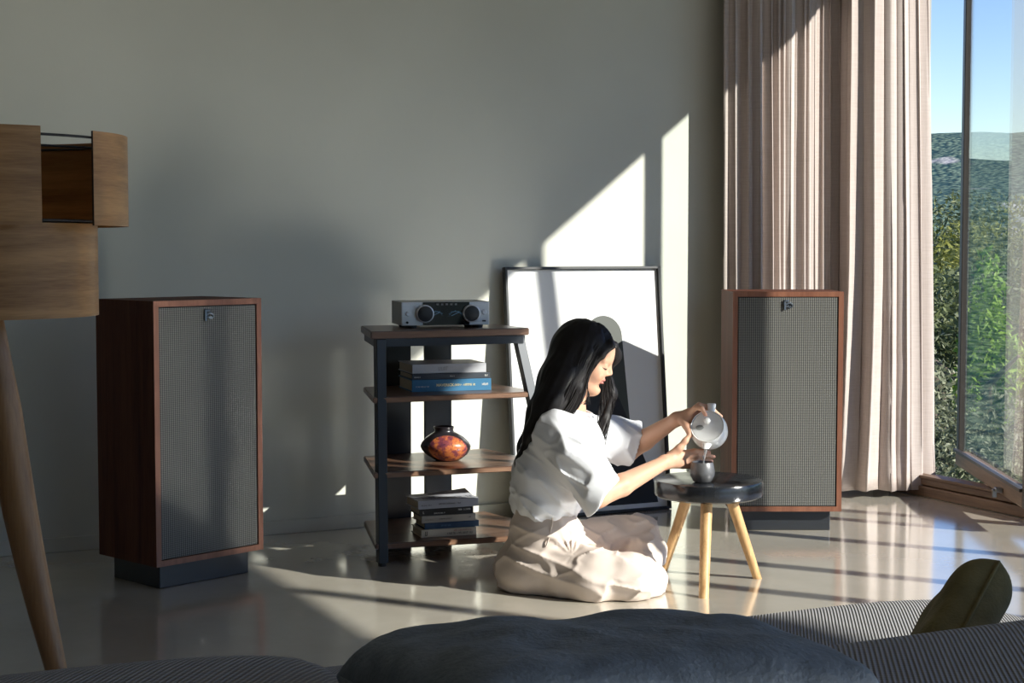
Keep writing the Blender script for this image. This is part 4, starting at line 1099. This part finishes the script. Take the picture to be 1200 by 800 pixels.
# ================================================================== THE WOMAN
D0, A0P = 5.0, 0.108
def L(x, y, b=0.0):
    """point of the figure: picture direction at depth 5 + b, in the figure's own axes (x ahead of her, y away from the camera, z up)"""
    p = at_depth(x, y, D0 + b)
    return np.array([float(p @ RT) - A0P, b, float(p[2])])
def person():
    root = thing('person', FH * D0 + RT * A0P, -YAW, 'woman in white T-shirt and beige trousers sitting cross-legged, pouring tea', 'person')
    # ---------------- head frame
    hp, hy = math.radians(17), math.radians(9)
    hf = np.array([math.cos(hp) * math.cos(hy), -math.cos(hp) * math.sin(hy), -math.sin(hp)])
    hs = np.array([-math.sin(hy), -math.cos(hy), 0.0])          # her right, towards the camera
    hu = np.cross(hf, hs); hu = hu if hu[2] > 0 else -hu
    HC = L(686, 420, 0.0)
    def Hd(f, u, s=0.0): return HC + hf * f + hu * u + hs * s
    R = np.array([hf, hs, hu])
    # ---------------- body (one continuous skin)
    S = Sdf((-.20, -.36, -.005), (.66, .34, .93), .0031)
    S.ell(Hd(-.014, .018), R, (.088, .071, .088), 0)
    S.ell(Hd(.014, -.030), R, (.062, .058, .072), .03)
    S.cone(Hd(.005, -.070, .045), Hd(.048, -.086, .010), .015, .014, .03)      # jaw
    S.cone(Hd(.005, -.070, -.045), Hd(.048, -.086, -.010), .015, .014, .03)
    S.ell(Hd(.056, -.086), R, (.016, .017, .014), .018)                         # chin
    for q in (1, -1):
        S.ell(Hd(.046, -.028, q * .034), R, (.026, .022, .024), .02)            # cheek
        S.ell(Hd(.086, .000, q * .031), R, (.018, .015, .010), .012, 's')        # eye socket
        S.ell(Hd(.0625, -.003, q * .031), R, (.013, .0145, .0115), .004)         # eyelid
        S.cone(Hd(.073, .016, q * .012), Hd(.060, .017, q * .044), .006, .005, .014)
        S.ell(Hd(.0775, -.0275, q * .0095), R, (.008, .0065, .006), .005)        # nostril wing
        S.ell(Hd(-.012, -.012, q * .071), R, (.016, .007, .027), .006)           # ear
    S.ell(Hd(.060, .040), R, (.022, .045, .03), .03)
    S.cone(Hd(.072, .012), Hd(.0885, -.020), .0065, .0085, .012)               # nose
    S.ell(Hd(.0715, -.0475), R, (.0105, .019, .0055), .006)
    S.ell(Hd(.0700, -.0575), R, (.0100, .016, .0060), .005)
    S.ell(Hd(.078, -.0523), R, (.008, .024, .0012), .003, 's')
    S.ell(Hd(.068, -.069), R, (.01, .016, .006), .012, 's')
    nb = L(669, 486, 0.0)
    S.chain([Hd(-.030, -.045), Hd(-.026, -.085), nb], [.050, .045, .050], .025)
    # trunk and legs, covered by the clothes
    S.cone(L(660, 505, -.13), L(674, 503, .13), .042, .042, .03)
    S.chain([L(660, 525), L(648, 575), L(640, 640)], [.085, .075, .10], .04)
    S.cone(L(640, 655, -.07), L(645, 655, .08), .085, .085, .04)
    S.chain([L(645, 660, -.09), L(742, 676, -.20), L(700, 690, .05)], [.072, .052, .034], .02)
    S.chain([L(650, 655, .09), L(750, 630, .20), L(762, 685, -.06)], [.072, .052, .032], .02)
    # near (right) arm
    sh, el, wr = L(660, 509, -.140), L(700, 581, -.21), L(779, 541.5, -.035)
    S.chain([sh, el], [.046, .036], .02)
    fm = el + (wr - el) * .35 + np.array([0, -.004, -.003])
    S.chain([el, fm, wr], [.036, .0345, .0215], .012)
    # far (left) arm
    sh2, el2, wr2 = L(685, 503, .16), L(735, 528, .20), L(793, 491, .055)
    S.chain([sh2, el2], [.046, .036], .02)
    fm2 = el2 + (wr2 - el2) * .35
    S.chain([el2, fm2, wr2], [.036, .034, .0215], .012)
    # near hand: held out flat beneath the pot, back of the hand to the camera
    k = .0055
    S.cone(wr, L(800, 534, .004), .021, .0185, .012, flat=((0, 1, 0), .75))
    S.cone(wr, L(801, 543, .004), .019, .0165, .012, flat=((0, 1, 0), .75))
    fing = [[(801, 530.5, .008), (814, 528.5, .016), (824, 528.5, .026), (831, 529.5, .030)],
            [(802, 535.5, .006), (817, 534.0, .016), (828, 534.0, .028), (836.5, 535, .034)],
            [(802, 540.5, .006), (816, 540.0, .016), (826, 540.0, .030), (834, 540.5, .034)],
            [(800, 545.5, .004), (810, 546.0, .012), (818, 545.8, .022), (825, 545.5, .026)]]
    for f in fing: S.chain([L(*p) for p in f], [.0092, .0086, .0078, .0062], k)
    S.chain([L(786, 534, -.012), L(796, 525, -.016), L(803, 516.5, -.014), L(808, 509.5, -.010)], [.0155, .0115, .0092, .0066], .008)
    # far hand: over the pot from behind, thumb down its side
    S.cone(wr2, L(808, 485, .045), .0205, .0195, .012)
    S.cone(wr2, L(806, 491, .035), .0185, .0165, .012)
    fing2 = [[(809, 484, .030), (815, 477.5, .012), (822.5, 478.5, -.006), (827, 486, -.014)],
             [(810, 481, .040), (819, 474.5, .036), (829, 477, .040), (836, 483, .044)],
             [(810, 484, .052), (822, 478, .062), (836, 481, .066), (845, 488, .058)],
             [(810, 489, .060), (823, 485, .076), (838, 488, .078), (849, 495.5, .062)]]
    for f in fing2: S.chain([L(*p) for p in f], [.0092, .0086, .0078, .0062], k)
    S.chain([L(800, 493, .030), L(804, 499, .010), L(807, 505, .0), L(809.5, 511, -.004)], [.0140, .0108, .0090, .0064], .008)
    V, F = S.mesh(); V = relax(V, F, 1, .35)
    me = bpy.data.meshes.new('body'); me.from_pydata(V.tolist(), [], F.tolist()); me.update()
    # flesh tones: lips, cheeks, knuckles and finger tips are redder
    base = np.array([.58, .335, .225]); col = np.tile(base, (len(V), 1))
    def wt(c, r): return np.clip(1 - np.linalg.norm(V - c, axis=1) / r, 0, 1)[:, None]
    q = (V - Hd(.074, -.0525)) @ R.T
    lip = np.clip(1.25 - np.sqrt((q[:, 0] / .018) ** 2 + (q[:, 1] / .0205) ** 2 + (q[:, 2] / .0105) ** 2), 0, .25)[:, None] * 4
    col = col * (1 - lip) + np.array([.47, .17, .145]) * lip
    for s in (1, -1): w = wt(Hd(.05, -.03, s * .038), .035) * .35; col = col * (1 - w) + np.array([.60, .28, .20]) * w
    for f in fing + fing2: w = wt(L(*f[-1]), .014) * .6; col = col * (1 - w) + np.array([.60, .26, .20]) * w
    ca = me.color_attributes.new('skin_tone', 'FLOAT_COLOR', 'POINT')
    ca.data.foreach_set('color', np.c_[col, np.ones(len(V))].astype(np.float32).ravel())
    m = bpy.data.materials.new('skin'); m.use_nodes = True; nt = m.node_tree; p = nt.nodes['Principled BSDF']
    at = nt.nodes.new('ShaderNodeAttribute'); at.attribute_name = 'skin_tone'; nt.links.new(at.outputs['Color'], p.inputs['Base Color'])
    p.inputs['Roughness'].default_value = .5; p.inputs['Subsurface Weight'].default_value = .12; p.inputs['Subsurface Radius'].default_value = (.012, .005, .003)
    p.inputs['Subsurface Scale'].default_value = .6; p.inputs['Specular IOR Level'].default_value = .35
    link('body', me, m, root, smooth=180)
    # brows, lashes, nails
    m_hair = bpy.data.materials.new('black_hair'); m_hair.use_nodes = True; nt = m_hair.node_tree; p = nt.nodes['Principled BSDF']
    p.inputs['Base Color'].default_value = (.010, .008, .008, 1); p.inputs['Roughness'].default_value = .5; p.inputs['Specular IOR Level'].default_value = .28
    for s in (1, -1):
        bm = bmesh.new(); tube(bm, [Hd(.0815, .0135, s * .014), Hd(.0800, .0185, s * .024), Hd(.0740, .0205, s * .036), Hd(.0645, .0165, s * .047)], [.0012, .0024, .0022, .0008], 6); bobj('eyebrow', bm, m_hair, root, smooth=60)
        bm = bmesh.new(); tube(bm, [Hd(.0715, -.0085, s * .0185), Hd(.0765, -.0095, s * .026), Hd(.0765, -.0095, s * .034), Hd(.0700, -.0080, s * .0425), Hd(.0640, -.0055, s * .047)], [.0009, .0015, .0017, .0015, .0007], 6); bobj('eyelashes', bm, m_hair, root, smooth=60)
    bm = bmesh.new(); lathe(bm, [(0, 0), (.0022, .001), (.0022, .003), (0, .004)], 10, Hd(-.010, -.038, .0775), hs); bobj('earring', bm, mat('silver', (.7, .7, .7), .2, 1), root, smooth=60)

    # ---------------- T-shirt
    T = Sdf((-.20, -.36, .20), (.45, .36, .68), .004)
    T.cone(L(655, 513, -.135), L(672, 510, .130), .074, .070, .0)
    for b in (-.065, 0, .065):
        T.chain([L(664, 522, b), L(652, 555, b), L(640, 583, b)], [.098, .098, .092], .05)
    T.ell(L(684, 530, .0), np.eye(3), (.055, .11, .07), .05)
    T.ell(L(622, 560, -.01), np.eye(3), (.05, .13, .09), .05)
    T.ell(L(634, 588, -.01), np.eye(3), (.085, .15, .035), .03)                  # blouses over the waistband
    # sleeves
    c1 = L(708, 581, -.205); n1 = np.array([.80, -.06, -.60])
    T.chain([L(656, 512, -.13), L(676, 537, -.185), c1 + (c1 - L(656, 512, -.13)) * .25], [.068, .074, .080], .03)
    c2 = L(744.5, 522, .175); n2 = np.array([.955, .1, -.28])
    T.chain([L(682, 508, .13), L(708, 512, .165), c2 + (c2 - L(682, 508, .13)) * .3], [.066, .068, .078], .03)
    # folds pressed into the cloth while it is still a field
    NI, Q = T.near()
    wp = np.c_[vnoise(Q * 5, 51), vnoise(Q * 5, 52), vnoise(Q * 5, 53)] * .035
    A = Q + wp
    fold = vnoise(np.c_[A[:, 0] * 5 + A[:, 2] * 5, A[:, 1] * 6, A[:, 2] * 6 - A[:, 0] * 6], 21)
    # creases run down from the shoulder to the cuff and the hem
    ridge = (1 - np.abs(vnoise(np.c_[A[:, 0] * 13 + A[:, 2] * 10, A[:, 1] * 9, A[:, 2] * 4 - A[:, 0] * 5], 22))) ** 4
    ridge = ridge + .7 * (1 - np.abs(vnoise(np.c_[A[:, 0] * 6 - A[:, 2] * 6, A[:, 1] * 10, A[:, 2] * 22 + A[:, 0] * 18], 23))) ** 6
    hem = np.clip((0.31 - Q[:, 2]) / .05, 0, 1)
    gath = np.sin(np.arctan2(Q[:, 1], Q[:, 0]) * 15 + 4 * vnoise(Q * 6, 2)) * hem * .0025
    T.g[NI] += (-.006 * fold - .009 * (ridge - .3) + gath).astype(np.float32)
    # hollow sleeves, cut cuffs, open neck, lower hem
    T.chain([L(676, 537, -.185), c1 + n1 * .12], [.052, .078], .004, 's')
    T.chain([L(712, 513, .165), c2 + n2 * .12], [.050, .076], .004, 's')
    T.cut(c1, n1, L(690, 615, -.36), L(790, 520, -.02)) if False else None
    lo1 = np.array([c1[0] - .10, -.36, c1[2] - .14]); hi1 = np.array([.45, -.10, c1[2] + .14])
    sl, P = T.win(lo1, hi1); d = (P - c1) @ (n1 / np.linalg.norm(n1)); T.g[sl] = np.maximum(T.g[sl], d + .004 * np.sin(P[..., 2] * 60))
    lo2 = np.array([c2[0] - .06, .02, c2[2] - .14]); hi2 = np.array([.45, .36, c2[2] + .14])
    sl, P = T.win(lo2, hi2); d = (P - c2) @ (n2 / np.linalg.norm(n2)); T.g[sl] = np.maximum(T.g[sl], d)
    T.chain([L(676, 462), L(672, 480)], [.060, .058], .006, 's')
    V, F = T.mesh(); V = relax(V, F, 2, .4)
    m_sh = mat('white_cotton', (.74, .75, .78), .85, bump=.12, bscale=500, spec=.2)
    nobj('t_shirt', V, F, m_sh, root)
    bm = bmesh.new(); pts = []
    for a in np.linspace(0, 2 * np.pi, 41):
        c = L(673, 479); pts.append(c + .060 * (np.cos(a) * np.array([.93, 0, -.30]) + np.sin(a) * np.array([0, 1.0, 0])) + np.array([0, 0, .0]))
    tube(bm, pts, .0052, 8); bobj('neck_band', bm, m_sh, root, smooth=60)

    # ---------------- trousers
    W = Sdf((-.20, -.36, -.006), (.44, .36, .36), .004)
    for b in (-.06, .0, .06): W.chain([L(637, 591, b), L(640, 625, b), L(641, 655, b)], [.078, .098, .112], .04)
    W.ell(L(622, 668, 0), np.eye(3), (.115, .165, .085), .05)
    W.ell(L(660, 672, -.02), np.eye(3), (.12, .13, .06), .04)
    W.chain([L(655, 652, .09), L(705, 638, .15), L(746, 629, .18)], [.098, .080, .074], .03)             # far thigh
    W.chain([L(746, 629, .18), L(758, 646, .12), L(752, 668, .02)], [.072, .058, .052], .02)              # far shin
    W.chain([L(648, 664, -.10), L(696, 675, -.18), L(738, 678, -.19)], [.098, .086, .074], .018)         # near thigh
    W.chain([L(738, 678, -.19), L(754, 678, -.12), L(762, 684, -.05)], [.074, .066, .050], .02)            # near knee, turning in
    NI, Q = W.near()
    crotch = L(668, 640, -.06); rel = Q - crotch; ang = np.arctan2(rel[:, 2], rel[:, 0]); rad = np.linalg.norm(rel, axis=1)
    fan = np.sin(ang * 11 + 3.2 * vnoise(Q * 7, 31) + Q[:, 1] * 14) * np.exp(-((rad - .07) / .07) ** 2)
    ridge = (1 - np.abs(vnoise(np.c_[Q[:, 0] * 4 + Q[:, 1] * 3, Q[:, 1] * 13 + Q[:, 0] * 5, Q[:, 2] * 20 + Q[:, 0] * 6], 33))) ** 4
    n = vnoise(Q * 9, 34)
    knee = np.clip((Q[:, 0] - .22) / .08, 0, 1) * np.sin(Q[:, 0] * 70 - Q[:, 2] * 55 + 3 * vnoise(Q * 8, 35)) * .0035
    Aw = Q + np.c_[vnoise(Q * 6, 61), vnoise(Q * 6, 62), vnoise(Q * 6, 63)] * .03
    fine = (1 - np.abs(vnoise(np.c_[Aw[:, 0] * 9 + Aw[:, 2] * 6, Aw[:, 1] * 14, Aw[:, 2] * 26 - Aw[:, 0] * 12], 36))) ** 5 * np.clip((.24 - Q[:, 2]) / .06, 0, 1)
    W.g[NI] += (-.003 * fan - .010 * (ridge - .3) - .004 * n + .6 * knee - .006 * fine).astype(np.float32)
    sl, P = W.win((-.2, -.36, -.02), (.44, .36, .03)); W.g[sl] = np.maximum(W.g[sl], .002 - P[..., 2])       # rests on the floor
    zt = L(637, 593)[2]
    sl, P = W.win((-.2, -.36, .2), (.44, .36, .36)); W.g[sl] = np.maximum(W.g[sl], (P[..., 2] - zt) + .18 * (P[..., 0] - L(637, 593)[0]))
    V, F = W.mesh(); V = relax(V, F, 2, .4)
    m_tr = mat('beige_twill', (.62, .53, .47), .8, bump=.1, bscale=420, spec=.25)
    nobj('trousers', V, F, m_tr, root)
    bm = bmesh.new(); pts = [L(x, y, b) for x, y, b in ((647, 600, -.158), (647.5, 612, -.163), (644, 628, -.168), (640, 640, -.172))]
    tube(bm, pts, .0022, 6); bobj('pocket_seam', bm, m_tr, root, smooth=60)
    # bare foot tucked under the hem
    # ---------------- hair
    Hh = Sdf((-.22, -.20, .22), (.34, .22, .90), .0036)
    Hh.ell(Hd(-.020, .026), R, (.098, .083, .097), 0)
    sl, P = Hh.win(Hh.lo, Hh.lo + Hh.h * Hh.n); q = (P - HC) @ R.T
    # open the face: forward of a line that runs from the forehead down behind the cheek
    line = np.interp(q[..., 2], [-.12, -.06, -.02, .02, .05, .075, .10], [.012, .018, .026, .040, .056, .075, .11])
    Hh.g[sl] = np.maximum(Hh.g[sl], q[..., 0] - line)
    Hh.chain([Hd(-.045, .01, .03), L(659, 440, -.052), L(646, 474, -.075), L(629, 507, -.075), L(614, 541, -.06), L(602, 576, -.04)], [.062, .060, .054, .036, .022, .006], .03)
    Hh.chain([Hd(-.050, .01, -.03), L(654, 445, .03), L(637, 485, .03), L(620, 525, .02), L(604, 572, .0)], [.062, .060, .050, .034, .008], .03)
    Hh.chain([Hd(.000, .02, .060), Hd(-.002, -.035, .070), L(676, 455, -.075), L(664, 478, -.085)], [.026, .024, .022, .012], .02)         # over the near ear
    Hh.chain([Hd(.070, .062, -.020), Hd(.072, .030, -.066), Hd(.050, -.020, -.085), L(716, 462, .085), L(709, 492, .06), L(700, 525, .01)], [.018, .028, .028, .018, .010, .004], .02)  # far side, hanging ahead of her
    Hh.chain([Hd(.052, .083, .012), Hd(.066, .066, .034), Hd(.050, .030, .056), Hd(.028, -.010, .066)], [.014, .013, .012, .010], .012)  # parting sweeps over the brow
    NI, Q = Hh.near()
    fl = Q[:, 0] - Q[:, 2] * .48
    Hh.g[NI] += (-.0024 * vnoise(np.c_[fl * 95, Q[:, 1] * 80, Q[:, 2] * 3], 41)).astype(np.float32)
    V, F = Hh.mesh(); V = relax(V, F, 2, .4)
    hair = nobj('hair', V, F, m_hair, root)
    # strands over the mass
    rnd = random.Random(5)
    def guide(pts, n=14):
        P = np.array(pts); s = np.r_[0, np.cumsum(np.linalg.norm(np.diff(P, axis=0), axis=1))]; t = np.linspace(0, s[-1], n)
        Q = np.stack([np.interp(t, s, P[:, i]) for i in range(3)], 1)
        for _ in range(3): Q[1:-1] = .5 * Q[1:-1] + .25 * (Q[:-2] + Q[2:])
        return Q
    G = [guide([Hd(.005, .121, .004), Hd(-.050, .105, .03), Hd(-.105, .040, .04), L(640, 440, -.07), L(622, 490, -.085), L(608, 535, -.07), L(598, 574, -.03)]),
         guide([Hd(.012, .121, .008), Hd(-.030, .095, .065), Hd(-.060, .03, .086), L(654, 452, -.115), L(636, 492, -.115), L(616, 535, -.09), L(601, 580, -.05)]),
         guide([Hd(.025, .118, .010), Hd(.000, .085, .072), Hd(-.015, .02, .091), L(668, 456, -.115), L(652, 484, -.128), L(632, 512, -.115), L(612, 556, -.08)]),
         guide([Hd(.040, .110, .012), Hd(.030, .075, .064), Hd(.018, .02, .083), Hd(.004, -.04, .085), L(676, 464, -.10), L(662, 484, -.125), L(648, 500, -.13)]),
         guide([Hd(.056, .098, .014), Hd(.058, .070, .045), Hd(.045, .025, .067), Hd(.030, -.03, .073), L(684, 462, -.08), L(680, 476, -.095), L(672, 482, -.10)])]
    bm = bmesh.new()
    for i in range(620):
        u = rnd.random() ** .9 * 3.999; k = int(u); w = u - k
        C = G[k] * (1 - w) + G[k + 1] * w
        j0 = rnd.uniform(0, 3); ph = rnd.uniform(0, 6)
        off = np.array([rnd.gauss(0, .0035), rnd.gauss(-.001, .003), rnd.gauss(0, .0035)])
        end = 14 - (rnd.randrange(3) if rnd.random() < .6 else 0)
        pts = [C[j] + off * (j / 13) ** .7 + np.array([.0015 * math.sin(j * .7 + ph), 0, 0]) for j in range(end)]
        tube(bm, pts, [.0006 + .0014 * math.sin(math.pi * min(1, (j + 1) / end)) ** .5 for j in range(end)], 4, False)
    for i in range(170):
        a = rnd.random(); s = -.045 - .055 * a
        P = guide([Hd(.07 - .02 * a, .075, -.02), Hd(.088 - .02 * a + rnd.gauss(0, .004), .02, s), Hd(.07 + rnd.gauss(0, .008), -.05, s), L(714 + rnd.gauss(0, 5), 470, .08), L(706 + rnd.gauss(0, 4), 500, .045), L(699 + rnd.gauss(0, 3), 536 + rnd.gauss(0, 8), .0)])
        tube(bm, P, [.0006 + .0011 * math.sin(math.pi * (j + 1) / 15) for j in range(14)], 4, False)
    for i in range(16):      # loose strands over the cheek
        a = rnd.random()
        P = guide([Hd(.062, .085, .02), Hd(.066 - .02 * a, .045, .050), Hd(.044 - .02 * a, -.01, .068), Hd(.030 - .02 * a, -.06, .062), L(690 + 6 * a, 466, -.06), L(688 + rnd.gauss(0, 3), 474, -.07)])
        tube(bm, P, .0007, 4, False)
    bobj('hair_strands', bm, m_hair, hair, smooth=180)
person()
